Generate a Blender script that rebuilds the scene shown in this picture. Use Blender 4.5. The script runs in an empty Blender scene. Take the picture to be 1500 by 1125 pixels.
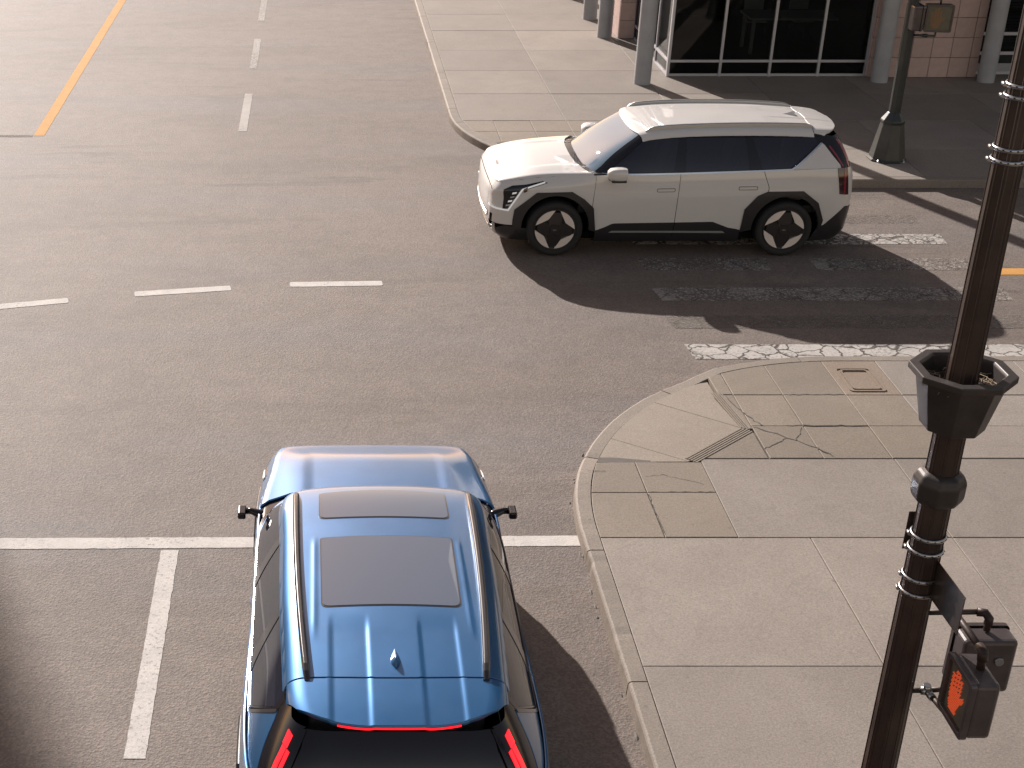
import bpy, bmesh, math, random
import numpy as np
from mathutils import Vector, Matrix
random.seed(7); rng = np.random.default_rng(7)
S = bpy.context.scene
COL = S.collection
PI = math.pi

# ------------------------------------------------------------------ camera, sky, sun, exposure
cam_d = bpy.data.cameras.new('camera'); cam = bpy.data.objects.new('camera', cam_d); COL.objects.link(cam)
cam.location = (0, 0, 7.08); cam.rotation_euler = (math.radians(90 - 25.7), 0, 0)
cam_d.sensor_width = 36.0; cam_d.lens = 36.0 * 2135 / 1500
cam_d.shift_x = (750 - 465) / 1500; cam_d.shift_y = 0.0
cam_d.clip_end = 2000; S.camera = cam
SUN_DIR = Vector((-0.80, 1.87, 1.0)).normalized()          # towards the sun
el = math.asin(SUN_DIR.z); az = math.atan2(SUN_DIR.x, SUN_DIR.y)
W = bpy.data.worlds.new('World'); S.world = W; W.use_nodes = True
nt = W.node_tree; bg = nt.nodes['Background']
sky = nt.nodes.new('ShaderNodeTexSky'); sky.sky_type = 'NISHITA'; sky.sun_disc = False
sky.sun_elevation = el; sky.sun_rotation = az
sky.air_density = 1.0; sky.dust_density = 0.8; sky.ozone_density = 0.5; sky.altitude = 0
hz = nt.nodes.new('ShaderNodeMix'); hz.data_type = 'RGBA'; hz.blend_type = 'MULTIPLY'; hz.inputs[0].default_value = 1.0; hz.inputs[7].default_value = (1.46, 1.0, 0.73, 1)   # warm hazy air
nt.links.new(sky.outputs[0], hz.inputs[6]); nt.links.new(hz.outputs[2], bg.inputs[0]); bg.inputs[1].default_value = 0.085
sd = bpy.data.lights.new('sun', 'SUN'); sun = bpy.data.objects.new('sun', sd); COL.objects.link(sun)
sd.energy = 4.4; sd.angle = math.radians(0.6); sd.color = (1.0, 0.935, 0.885)
sun.rotation_euler = (-SUN_DIR).to_track_quat('-Z', 'Y').to_euler(); sun.location = (-12, 40, 30)
S.view_settings.view_transform = 'Standard'; S.view_settings.look = 'None'
S.view_settings.exposure = 0.79; S.view_settings.gamma = 1.0
S.view_settings.use_curve_mapping = False

# ------------------------------------------------------------------ materials
M = {}
class NB:
    def __init__(s, name):
        m = bpy.data.materials.new(name); m.use_nodes = True; s.m = m; s.t = m.node_tree
        s.p = s.t.nodes['Principled BSDF']; s.out = s.t.nodes['Material Output']; M[name] = m
    def n(s, typ, **kw):
        nd = s.t.nodes.new(typ)
        for k, v in kw.items():
            if k.startswith('i_'):
                key = k[2:]; key = int(key) if key.isdigit() else key.replace('_', ' ')
                nd.inputs[key].default_value = v
            else: setattr(nd, k, v)
        return nd
    def l(s, a, b): s.t.links.new(a, b)
    def pos(s):
        return s.n('ShaderNodeNewGeometry').outputs['Position']
    def objco(s):
        return s.n('ShaderNodeTexCoord').outputs['Object']
    def mapped(s, v, scale=(1, 1, 1), rot=0):
        mp = s.n('ShaderNodeMapping'); mp.inputs['Scale'].default_value = scale; mp.inputs['Rotation'].default_value = (0, 0, rot)
        s.l(v, mp.inputs['Vector']); return mp.outputs[0]
    def noise(s, v, scale, detail=4, rough=0.55, dist=0):
        nd = s.n('ShaderNodeTexNoise'); nd.inputs['Scale'].default_value = scale; nd.inputs['Detail'].default_value = detail
        nd.inputs['Roughness'].default_value = rough; nd.inputs['Distortion'].default_value = dist
        s.l(v, nd.inputs['Vector']); return nd.outputs['Fac']
    def ramp(s, f, a, b, ca=(0, 0, 0, 1), cb=(1, 1, 1, 1)):
        r = s.n('ShaderNodeValToRGB'); r.color_ramp.elements[0].position = a; r.color_ramp.elements[1].position = b
        r.color_ramp.elements[0].color = ca; r.color_ramp.elements[1].color = cb
        s.l(f, r.inputs[0]); return r.outputs[0]
    def mix(s, f, a, b, blend='MIX'):
        m = s.n('ShaderNodeMix', data_type='RGBA', blend_type=blend)
        for inp, v in ((m.inputs[0], f), (m.inputs[6], a), (m.inputs[7], b)):
            if isinstance(v, (int, float)): inp.default_value = v
            elif isinstance(v, tuple): inp.default_value = v if len(v) == 4 else (*v, 1)
            else: s.l(v, inp)
        return m.outputs[2]
    def math(s, op, a, b=0.0, c=0.0):
        m = s.n('ShaderNodeMath', operation=op)
        for i, v in enumerate((a, b, c)):
            if isinstance(v, (int, float)): m.inputs[i].default_value = v
            else: s.l(v, m.inputs[i])
        return m.outputs[0]
    def bump(s, h, strength=0.3, dist=0.01):
        b = s.n('ShaderNodeBump'); b.inputs['Strength'].default_value = strength; b.inputs['Distance'].default_value = dist
        s.l(h, b.inputs['Height']); s.l(b.outputs[0], s.p.inputs['Normal']); return b
    def set(s, **kw):
        for k, v in kw.items(): s.p.inputs[k.replace('_', ' ')].default_value = v
        return s
def c4(c): return (*c, 1.0)

def simple(name, col, rough=0.5, metal=0.0, coat=0.0, var=0.12, nscale=6.0, bump=0.0, bscale=60.0, emis=None, spec=0.5):
    b = NB(name); b.set(Roughness=rough, Metallic=metal, Coat_Weight=coat); b.p.inputs['Specular IOR Level'].default_value = spec
    v = b.objco()
    if var > 0:
        n = b.noise(v, nscale, 5)
        d = tuple(max(0, x * (1 - var)) for x in col); u = tuple(min(1, x * (1 + var)) for x in col)
        b.l(b.ramp(n, 0.3, 0.7, c4(d), c4(u)), b.p.inputs['Base Color'])
    else: b.p.inputs['Base Color'].default_value = c4(col)
    if bump > 0: b.bump(b.noise(v, bscale, 3), bump, 0.004)
    if emis: b.p.inputs['Emission Color'].default_value = c4(emis[0]); b.p.inputs['Emission Strength'].default_value = emis[1]
    return b.m

def asphalt():
    b = NB('asphalt'); v = b.pos()
    base = b.ramp(b.noise(v, 0.22, 4, 0.6, 0.6), 0.32, 0.68, (0.150, 0.121, 0.104, 1), (0.184, 0.150, 0.130, 1))
    st = b.mapped(v, (0.16, 0.75, 1.0))
    streak = b.ramp(b.noise(st, 0.9, 6, 0.68, 0.8), 0.52, 0.66)
    base = b.mix(b.math('MULTIPLY', streak, 0.45), base, (0.098, 0.080, 0.070))
    sm = b.ramp(b.noise(b.mapped(v, (0.22, 1.5, 1.0), 0.05), 1.0, 7, 0.72, 1.2), 0.54, 0.61)
    smk = b.ramp(b.noise(v, 0.17, 2, 0.5), 0.50, 0.60)
    base = b.mix(b.math('MULTIPLY', b.math('MULTIPLY', sm, smk), 0.60), base, (0.085, 0.070, 0.062))
    oil = b.n('ShaderNodeTexVoronoi'); oil.inputs['Scale'].default_value = 1.7; oil.inputs['Randomness'].default_value = 1.0; b.l(v, oil.inputs['Vector'])
    od = b.ramp(b.math('ADD', oil.outputs['Distance'], b.math('MULTIPLY', b.noise(v, 9, 3), 0.05)), 0.045, 0.085, (1, 1, 1, 1), (0, 0, 0, 1))
    base = b.mix(b.math('MULTIPLY', od, 0.38), base, (0.080, 0.068, 0.060))
    wear = b.ramp(b.noise(b.mapped(v, (0.10, 0.45, 1)), 1.3, 4, 0.6), 0.50, 0.66)
    base = b.mix(b.math('MULTIPLY', wear, 0.5), base, (0.152, 0.142, 0.146))
    pat = b.ramp(b.noise(v, 2.6, 5, 0.65), 0.35, 0.7, (0.88, 0.88, 0.88, 1), (1.08, 1.08, 1.08, 1))
    base = b.mix(1.0, base, pat, 'MULTIPLY')
    spot = b.ramp(b.noise(v, 0.8, 4, 0.78, 1.0), 0.62, 0.72)
    base = b.mix(b.math('MULTIPLY', spot, 0.30), base, (0.070, 0.062, 0.058))
    vo = b.n('ShaderNodeTexVoronoi'); vo.inputs['Scale'].default_value = 55; b.l(v, vo.inputs['Vector'])
    agg = b.ramp(vo.outputs['Color'], 0.25, 0.85, (0.78, 0.78, 0.78, 1), (1.24, 1.22, 1.18, 1))
    base = b.mix(0.85, base, agg, 'MULTIPLY')
    fine = b.noise(v, 130, 2, 0.6)
    base = b.mix(0.5, base, b.ramp(fine, 0.3, 0.7, (0.78, 0.78, 0.78, 1), (1.25, 1.23, 1.2, 1)), 'MULTIPLY')
    b.l(base, b.p.inputs['Base Color'])
    b.set(Roughness=0.75); b.p.inputs['Specular IOR Level'].default_value = 0.42
    h = b.math('ADD', b.math('MULTIPLY', b.noise(v, 34, 4, 0.6), 1.0), b.math('MULTIPLY', vo.outputs['Distance'], 0.6))
    b.bump(h, 0.42, 0.010); return b.m
asphalt()

def concrete(name, c0, c1, tint=0.13):
    b = NB(name); v = b.pos()
    oi = b.n('ShaderNodeObjectInfo')
    base = b.ramp(b.noise(v, 0.9, 5, 0.62, 0.4), 0.3, 0.72, c4(c0), c4(c1))
    r = b.math('MULTIPLY_ADD', oi.outputs['Random'], tint * 2, 1 - tint)
    cm = b.n('ShaderNodeCombineColor')
    for i in range(3): b.l(r, cm.inputs[i])
    base = b.mix(1.0, base, cm.outputs[0], 'MULTIPLY')
    gum = b.n('ShaderNodeTexVoronoi'); gum.inputs['Scale'].default_value = 2.3; b.l(v, gum.inputs['Vector'])
    gd = b.ramp(gum.outputs['Distance'], 0.030, 0.050, (1, 1, 1, 1), (0, 0, 0, 1))
    base = b.mix(b.math('MULTIPLY', gd, 0.40), base, tuple(x * 0.5 for x in c0))
    st = b.ramp(b.noise(v, 3.2, 6, 0.7, 0.5), 0.56, 0.72)
    base = b.mix(b.math('MULTIPLY', st, 0.28), base, tuple(x * 0.62 for x in c0))
    fine = b.noise(v, 60, 4, 0.75)
    base = b.mix(0.9, base, b.ramp(fine, 0.32, 0.68, (0.70, 0.70, 0.70, 1), (1.26, 1.25, 1.23, 1)), 'MULTIPLY')
    pep = b.ramp(b.noise(v, 28, 3, 0.8), 0.64, 0.74)
    base = b.mix(b.math('MULTIPLY', pep, 0.35), base, tuple(x * 0.55 for x in c0))
    b.l(base, b.p.inputs['Base Color']); b.set(Roughness=0.74)
    b.p.inputs['Specular IOR Level'].default_value = 0.5
    b.bump(b.math('ADD', fine, b.math('MULTIPLY', b.noise(v, 22, 3), 0.6)), 0.35, 0.006); return b.m
concrete('slab_concrete', (0.212, 0.179, 0.154), (0.262, 0.226, 0.196))
concrete('corner_concrete', (0.190, 0.157, 0.124), (0.234, 0.195, 0.154), 0.09)
concrete('ramp_concrete', (0.220, 0.184, 0.148), (0.258, 0.220, 0.178), 0.04)
concrete('kerb_concrete', (0.192, 0.160, 0.134), (0.252, 0.213, 0.178), 0.07)
concrete('joint_dirt', (0.050, 0.042, 0.036), (0.080, 0.068, 0.058), 0.0)
concrete('cover_concrete', (0.215, 0.165, 0.125), (0.255, 0.20, 0.155), 0.03)
concrete('worn_stain', (0.095, 0.082, 0.070), (0.120, 0.104, 0.09), 0.0)

def paint_mat(name, col, wear, crack=0.0, cscale=5.0, dirt=(0.070, 0.057, 0.050)):
    b = NB(name); v = b.pos()
    base = b.mix(1.0, c4(col), b.ramp(b.noise(v, 4.5, 5, 0.65), 0.3, 0.7, (0.84, 0.84, 0.84, 1), (1.05, 1.04, 1.03, 1)), 'MULTIPLY')
    base = b.mix(0.55, base, b.ramp(b.noise(v, 90, 3, 0.7), 0.3, 0.7, (0.74, 0.74, 0.74, 1), (1.18, 1.18, 1.18, 1)), 'MULTIPLY')
    b.l(base, b.p.inputs['Base Color']); b.set(Roughness=0.82); b.p.inputs['Specular IOR Level'].default_value = 0.25
    b.bump(b.noise(v, 40, 3), 0.4, 0.006)
    hole = b.ramp(b.noise(v, 26, 5, 0.75), 0.60 - wear * 0.25, 0.66 - wear * 0.2)
    m1 = b.ramp(b.noise(b.mapped(v, (1.0, 0.25, 1.0)), 1.1, 3, 0.6), 0.44 - wear * 0.22, 0.60)
    hole = b.math('MULTIPLY', b.math('MULTIPLY', hole, m1), min(1.0, wear * 2.0))
    f = hole
    if crack > 0:
        # distorted cells: the paint film breaks along their edges
        nz = b.n('ShaderNodeTexNoise'); nz.inputs['Scale'].default_value = 7; nz.inputs['Detail'].default_value = 4; b.l(v, nz.inputs['Vector'])
        vm = b.n('ShaderNodeVectorMath', operation='MULTIPLY_ADD'); b.l(nz.outputs['Color'], vm.inputs[0])
        vm.inputs[1].default_value = (0.16, 0.16, 0.0); b.l(b.mapped(v, (0.8, 1.0, 0.0)), vm.inputs[2])
        vo = b.n('ShaderNodeTexVoronoi', feature='DISTANCE_TO_EDGE'); vo.inputs['Scale'].default_value = cscale; b.l(vm.outputs[0], vo.inputs['Vector'])
        vo2 = b.n('ShaderNodeTexVoronoi', feature='DISTANCE_TO_EDGE'); vo2.inputs['Scale'].default_value = cscale * 2.6; b.l(vm.outputs[0], vo2.inputs['Vector'])
        k1 = b.ramp(vo.outputs['Distance'], 0.020, 0.055, (1, 1, 1, 1), (0, 0, 0, 1))
        k2 = b.ramp(vo2.outputs['Distance'], 0.03, 0.11, (1, 1, 1, 1), (0, 0, 0, 1))
        km = b.ramp(b.noise(v, 0.55, 2), 0.44, 0.58)
        k2 = b.math('MULTIPLY', k2, km)
        kk = b.math('MULTIPLY', b.math('MAXIMUM', k1, k2), crack)
        b.l(b.mix(kk, base, dirt), b.p.inputs['Base Color'])
    tr = b.n('ShaderNodeBsdfTransparent'); ms = b.n('ShaderNodeMixShader')
    b.l(f, ms.inputs[0]); b.l(b.p.outputs[0], ms.inputs[1]); b.l(tr.outputs[0], ms.inputs[2]); b.l(ms.outputs[0], b.out.inputs[0])
    return b.m
paint_mat('white_paint', (0.60, 0.565, 0.53), 0.22)
paint_mat('thin_white_paint', (0.46, 0.43, 0.40), 0.40)
paint_mat('orange_paint', (0.62, 0.31, 0.085), 0.2)
paint_mat('cracked_paint', (0.48, 0.45, 0.42), 0.30, 0.95, 4.4)
paint_mat('worn_paint', (0.34, 0.305, 0.275), 0.62, 0.9, 5.0, (0.115, 0.095, 0.083))
paint_mat('ghost_paint', (0.235, 0.205, 0.182), 0.80, 0.8, 5.0, (0.125, 0.103, 0.09))

def car_paint(name, col, metal, rough, flake=0.0, coat=1.0, crough=0.04):
    b = NB(name); b.set(Metallic=metal, Roughness=rough, Coat_Weight=coat, Coat_Roughness=crough)
    b.p.inputs['Coat IOR'].default_value = 1.5
    v = b.objco()
    base = b.ramp(b.noise(v, 420, 1), 0.3, 0.7, c4(tuple(x * (1 - flake) for x in col)), c4(tuple(min(1, x * (1 + flake)) for x in col)))
    dust = b.ramp(b.noise(v, 3.0, 5, 0.65), 0.5, 0.8)
    base = b.mix(b.math('MULTIPLY', dust, 0.05), base, (0.30, 0.27, 0.24))
    b.l(base, b.p.inputs['Base Color'])
    b.l(b.ramp(b.noise(v, 2.5, 4), 0.3, 0.7, (rough * 0.9,) * 3 + (1,), (rough * 1.12,) * 3 + (1,)), b.p.inputs['Roughness'])
    return b.m
car_paint('pearl_white', (0.575, 0.555, 0.535), 0.0, 0.62, 0.02)
car_paint('ocean_blue', (0.005, 0.100, 0.262), 0.58, 0.42, 0.08, 1.0, 0.12)

def glass(name, tint, refl_rough=0.02, ior=1.5, body=None, mixbody=0.0):
    b = NB(name); b.t.nodes.remove(b.p)
    tr = b.n('ShaderNodeBsdfTransparent'); tr.inputs[0].default_value = c4(tint)
    gl = b.n('ShaderNodeBsdfGlossy'); gl.inputs['Roughness'].default_value = refl_rough
    fr = b.n('ShaderNodeFresnel'); fr.inputs[0].default_value = ior
    ms = b.n('ShaderNodeMixShader'); b.l(fr.outputs[0], ms.inputs[0])
    src = tr.outputs[0]
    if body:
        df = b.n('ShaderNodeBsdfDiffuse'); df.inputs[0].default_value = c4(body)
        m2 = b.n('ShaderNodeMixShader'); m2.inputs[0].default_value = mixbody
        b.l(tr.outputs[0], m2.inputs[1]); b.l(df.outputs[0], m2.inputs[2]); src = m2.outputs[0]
    b.l(src, ms.inputs[1]); b.l(gl.outputs[0], ms.inputs[2]); b.l(ms.outputs[0], b.out.inputs[0])
    return b.m
glass('tinted_glass', (0.10, 0.11, 0.14), 0.01, 1.6, (0.030, 0.034, 0.055), 0.5)
glass('windscreen_glass', (0.42, 0.46, 0.50), 0.01, 1.55, (0.42, 0.58, 0.74), 0.42)  # pale blue diffuse share paints the sky's reflection into the glass
glass('roof_glass', (0.05, 0.05, 0.06), 0.015, 1.9, (0.125, 0.152, 0.205), 0.88)  # grey-blue diffuse share stands in for sky mirrored in the sunroofs
glass('rear_glass', (0.06, 0.06, 0.07), 0.02, 1.5, (0.018, 0.018, 0.024), 0.7)
glass('shop_glass', (0.55, 0.58, 0.58), 0.005, 1.45)
glass('lens_glass', (0.80, 0.80, 0.80), 0.02, 1.45)

simple('black_gloss', (0.010, 0.010, 0.014), 0.16, 0, 0.15, 0.05, spec=0.4)
simple('cladding', (0.018, 0.017, 0.019), 0.34, 0, 0.2, 0.10, 8, 0.06, 300)
simple('dark_gap', (0.006, 0.006, 0.006), 0.9, 0, 0, 0.0, spec=0.1)
simple('tyre', (0.018, 0.017, 0.017), 0.82, 0, 0, 0.15, 12, 0.2, 120)
simple('rim_dark', (0.030, 0.026, 0.026), 0.32, 0.3, 0.3, 0.08)
simple('rim_light', (0.74, 0.66, 0.60), 0.36, 0.15, 0.3, 0.04)
simple('chrome', (0.60, 0.60, 0.62), 0.14, 1.0, 0, 0.03)
simple('satin_silver', (0.46, 0.45, 0.44), 0.42, 0.8, 0, 0.03)
simple('rail_black', (0.030, 0.028, 0.030), 0.28, 0.2, 0.5, 0.05)
simple('interior_dark', (0.030, 0.028, 0.028), 0.75, 0, 0, 0.15)
simple('seat_grey', (0.17, 0.16, 0.155), 0.8, 0, 0, 0.10, 20, 0.1, 200)
simple('led_white', (0.85, 0.85, 0.85), 0.3, 0, 0.3, 0.0, emis=((1.0, 0.98, 0.95), 0.12))
simple('tail_red_lit', (0.45, 0.008, 0.012), 0.25, 0, 0.5, 0.0, emis=((1.0, 0.012, 0.02), 1.15))
simple('tail_red', (0.22, 0.012, 0.022), 0.18, 0, 0.8, 0.05)
simple('tail_dark', (0.030, 0.008, 0.012), 0.12, 0, 0.8, 0.05)
simple('amber', (0.70, 0.22, 0.02), 0.25, 0, 0.5, 0.0)
simple('emblem_satin', (0.62, 0.60, 0.58), 0.25, 0.6, 0.3, 0.0)
simple('pole_black', (0.042, 0.027, 0.022), 0.50, 0.1, 0.05, 0.35, 5, 0.22, 45, spec=0.35)
simple('far_pole_green', (0.030, 0.034, 0.033), 0.45, 0.2, 0.1, 0.25, 5, 0.2, 45)
simple('planter_iron', (0.044, 0.036, 0.034), 0.5, 0.3, 0.1, 0.30, 7, 0.25, 40)
simple('soil', (0.050, 0.034, 0.026), 0.95, 0, 0, 0.45, 30, 0.9, 40)
simple('straw', (0.30, 0.23, 0.16), 0.8, 0, 0, 0.3, 20)
simple('band_steel', (0.42, 0.42, 0.43), 0.30, 0.95, 0, 0.12, 14)
simple('signal_shell', (0.085, 0.069, 0.068), 0.36, 0.25, 0.3, 0.22, 9, 0.18, 35)
simple('signal_face', (0.105, 0.098, 0.070), 0.35, 0, 0.2, 0.10, 12)
simple('hand_led', (0.75, 0.12, 0.04), 0.4, 0, 0, 0.0, emis=((1.0, 0.14, 0.045), 0.18))
simple('plate_back', (0.085, 0.068, 0.058), 0.33, 0.6, 0.1, 0.30, 10, 0.08, 50)
simple('column_grey', (0.30, 0.31, 0.33), 0.48, 0, 0.1, 0.10, 3, 0.08, 30)
simple('frame_alu', (0.48, 0.49, 0.53), 0.35, 0.5, 0.1, 0.06, 5)
simple('frame_navy', (0.03, 0.035, 0.055), 0.35, 0.3, 0.2, 0.05)
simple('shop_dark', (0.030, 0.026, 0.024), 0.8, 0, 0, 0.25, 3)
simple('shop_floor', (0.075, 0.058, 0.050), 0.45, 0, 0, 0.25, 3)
simple('table_wood', (0.36, 0.34, 0.33), 0.4, 0, 0.1, 0.15, 10)
simple('chair_pale', (0.42, 0.40, 0.38), 0.6, 0, 0, 0.08)
simple('blind', (0.10, 0.10, 0.105), 0.6, 0, 0, 0.1)
simple('upper_facade', (0.36, 0.33, 0.30), 0.75, 0, 0, 0.12, 0.6, 0.1, 12)
simple('facade_window', (0.035, 0.040, 0.048), 0.08, 0, 0.5, 0.1, 0.5)

def tile_mat():
    b = NB('pink_tile'); v = b.objco(); oi = b.n('ShaderNodeObjectInfo')
    base = b.ramp(b.noise(v, 7, 5, 0.6), 0.3, 0.7, (0.40, 0.29, 0.265, 1), (0.47, 0.35, 0.32, 1))
    r = b.math('MULTIPLY_ADD', oi.outputs['Random'], 0.16, 0.92)
    cm = b.n('ShaderNodeCombineColor')
    for i in range(3): b.l(r, cm.inputs[i])
    b.l(b.mix(1.0, base, cm.outputs[0], 'MULTIPLY'), b.p.inputs['Base Color']); b.set(Roughness=0.42)
    b.bump(b.noise(v, 25, 3), 0.06, 0.003); return b.m
tile_mat(); simple('grout', (0.10, 0.085, 0.078), 0.9, 0, 0, 0.15)

# ------------------------------------------------------------------ object helpers
def link(name, me, mat=None, parent=None, smooth=False):
    if mat is not None and not me.materials: me.materials.append(M[mat] if isinstance(mat, str) else mat)
    o = bpy.data.objects.new(name, me); COL.objects.link(o)
    if parent is not None: o.parent = parent
    if smooth:
        for p in me.polygons: p.use_smooth = True
    return o
def empty(name, loc=(0, 0, 0), rz=0.0):
    o = bpy.data.objects.new(name, None); COL.objects.link(o); o.location = loc; o.rotation_euler = (0, 0, rz)
    o.empty_display_size = 0.2; return o
def tag(o, label=None, cat=None, group=None, kind=None):
    if label: o['label'] = label
    if cat: o['category'] = cat
    if group: o['group'] = group
    if kind: o['kind'] = kind
    return o
def pydata(name, v, f):
    me = bpy.data.meshes.new(name); me.from_pydata([tuple(p) for p in v], [], f); me.update(); return me
class MB:
    """collects shapes into one mesh"""
    def __init__(s): s.v = []; s.f = []; s.sm = []
    def add(s, v, f, smooth=False):
        o = len(s.v); s.v += [tuple(p) for p in v]; s.f += [tuple(i + o for i in q) for q in f]; s.sm += [smooth] * len(f); return s
    def box(s, c, d, R=None, bev=0.0):
        x, y, z = (a / 2 for a in d)
        if bev <= 0:
            pts = [Vector(p) for p in ((-x, -y, -z), (x, -y, -z), (x, y, -z), (-x, y, -z), (-x, -y, z), (x, -y, z), (x, y, z), (-x, y, z))]
            fs = [(0, 3, 2, 1), (4, 5, 6, 7), (0, 1, 5, 4), (1, 2, 6, 5), (2, 3, 7, 6), (3, 0, 4, 7)]
        else:
            bm = bmesh.new(); bmesh.ops.create_cube(bm, size=1.0)
            for v in bm.verts: v.co = Vector((v.co.x * d[0], v.co.y * d[1], v.co.z * d[2]))
            bmesh.ops.bevel(bm, geom=list(bm.edges), offset=bev, segments=3, profile=0.5, affect='EDGES')
            bm.verts.ensure_lookup_table(); bm.verts.index_update()
            pts = [v.co.copy() for v in bm.verts]; fs = [tuple(v.index for v in f.verts) for f in bm.faces]; bm.free()
        if R is not None: pts = [R @ p for p in pts]
        c = Vector(c); return s.add([p + c for p in pts], fs)
    def tube(s, path, r, n=12, cap=True, phase=0.0, up=None, smooth=True):
        """path: points; r: radius or list"""
        P = [Vector(p) for p in path]; m = len(P); rr = r if isinstance(r, (list, tuple)) else [r] * m
        vs = []; prev = None
        for i in range(m):
            t = (P[min(i + 1, m - 1)] - P[max(i - 1, 0)]).normalized()
            if prev is None:
                a = Vector((0, 0, 1)) if abs(t.z) < 0.9 else Vector((1, 0, 0))
                if up is not None: a = Vector(up)
                e1 = (a - t * a.dot(t)).normalized()
            else: e1 = (prev - t * prev.dot(t)).normalized()
            prev = e1; e2 = t.cross(e1)
            for k in range(n):
                a = 2 * PI * k / n + phase; vs.append(P[i] + (e1 * math.cos(a) + e2 * math.sin(a)) * rr[i])
        fs = [(i * n + k, i * n + (k + 1) % n, (i + 1) * n + (k + 1) % n, (i + 1) * n + k) for i in range(m - 1) for k in range(n)]
        s.add(vs, fs, smooth)
        if cap:
            o = len(s.v) - len(vs); s.f += [tuple(o + k for k in reversed(range(n))), tuple(o + (m - 1) * n + k for k in range(n))]; s.sm += [False, False]
        return s
    def lathe(s, prof, n=32, axis='z', c=(0, 0, 0), phase=0.0, smooth=True):
        """prof: (r, h) list"""
        vs = []
        for (r, h) in prof:
            for k in range(n):
                a = 2 * PI * k / n + phase; x, y = r * math.cos(a), r * math.sin(a)
                p = (x, y, h) if axis == 'z' else (x, h, y)
                vs.append((p[0] + c[0], p[1] + c[1], p[2] + c[2]))
        fs = [(i * n + k, i * n + (k + 1) % n, (i + 1) * n + (k + 1) % n, (i + 1) * n + k) for i in range(len(prof) - 1) for k in range(n)]
        if axis != 'z': fs = [tuple(reversed(f)) for f in fs]
        return s.add(vs, fs, smooth)
    def prism(s, poly, z0, z1):
        """poly: ccw list of (x, y); vertical walls, top and bottom"""
        n = len(poly); v = [(x, y, z0) for x, y in poly] + [(x, y, z1) for x, y in poly]
        f = [tuple(reversed(range(n))), tuple(range(n, 2 * n))] + [(i, (i + 1) % n, n + (i + 1) % n, n + i) for i in range(n)]
        return s.add(v, f)
    def mesh(s, name):
        me = pydata(name, s.v, s.f)
        me.polygons.foreach_set('use_smooth', s.sm); return me
    def build(s, name, mat, parent=None):
        return link(name, s.mesh(name), mat, parent)
def bevel_mod(o, w=0.004, seg=2, ang=35):
    m = o.modifiers.new('bevel', 'BEVEL'); m.width = w; m.segments = seg; m.limit_method = 'ANGLE'; m.angle_limit = math.radians(ang); return o

def clip_convex(sub, win):
    """Sutherland-Hodgman: polygon sub clipped by the convex ccw polygon win"""
    out = list(sub); n = len(win)
    for i in range(n):
        if not out: return []
        ax, ay = win[i]; bx, by = win[(i + 1) % n]; ex, ey = bx - ax, by - ay
        inp = out; out = []; px, py = inp[-1]; dp = ex * (py - ay) - ey * (px - ax)
        for (qx, qy) in inp:
            dq = ex * (qy - ay) - ey * (qx - ax)
            if (dq >= 0) != (dp >= 0):
                t = dp / (dp - dq); out.append((px + (qx - px) * t, py + (qy - py) * t))
            if dq >= 0: out.append((qx, qy))
            px, py, dp = qx, qy, dq
    return out
def area2(p): return 0.5 * sum(p[i][0] * p[(i + 1) % len(p)][1] - p[(i + 1) % len(p)][0] * p[i][1] for i in range(len(p)))
def ccw(p): return list(p) if area2(p) > 0 else list(reversed(p))
def dedup(p, e=1e-4):
    o = []
    for q in p:
        if not o or math.hypot(q[0] - o[-1][0], q[1] - o[-1][1]) > e: o.append(q)
    while len(o) > 1 and math.hypot(o[0][0] - o[-1][0], o[0][1] - o[-1][1]) < e: o.pop()
    return o
def inset_convex(p, d):
    """shrink a convex ccw polygon by d"""
    big = ccw(dedup(p)); out = big
    for i in range(len(big)):
        ax, ay = big[i]; bx, by = big[(i + 1) % len(big)]; L = math.hypot(bx - ax, by - ay)
        if L < 1e-6: continue
        nx, ny = -(by - ay) / L, (bx - ax) / L
        a = (ax + nx * d, ay + ny * d); b = (bx + nx * d, by + ny * d)
        out2 = []; m = len(out)
        if m == 0: return []
        px, py = out[-1]; ex, ey = b[0] - a[0], b[1] - a[1]; dp = ex * (py - a[1]) - ey * (px - a[0])
        for (qx, qy) in out:
            dq = ex * (qy - a[1]) - ey * (qx - a[0])
            if (dq >= 0) != (dp >= 0):
                t = dp / (dp - dq); out2.append((px + (qx - px) * t, py + (qy - py) * t))
            if dq >= 0: out2.append((qx, qy))
            px, py, dp = qx, qy, dq
        out = out2
    return dedup(out)
def round_poly(pts, r, n=5):
    """round the corners of a polygon; r number or list"""
    out = []; m = len(pts)
    for i in range(m):
        p0 = np.array(pts[i - 1], float); p1 = np.array(pts[i], float); p2 = np.array(pts[(i + 1) % m], float)
        ri = r[i] if isinstance(r, (list, tuple)) else r
        a = p0 - p1; b = p2 - p1; la = np.linalg.norm(a); lb = np.linalg.norm(b); d = min(ri, la * 0.45, lb * 0.45)
        if d < 1e-5: out.append(tuple(p1)); continue
        q0 = p1 + a / la * d; q1 = p1 + b / lb * d
        for k in range(n + 1):
            t = k / n; out.append(tuple((1 - t) ** 2 * q0 + 2 * t * (1 - t) * p1 + t * t * q1))
    return out

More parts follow.
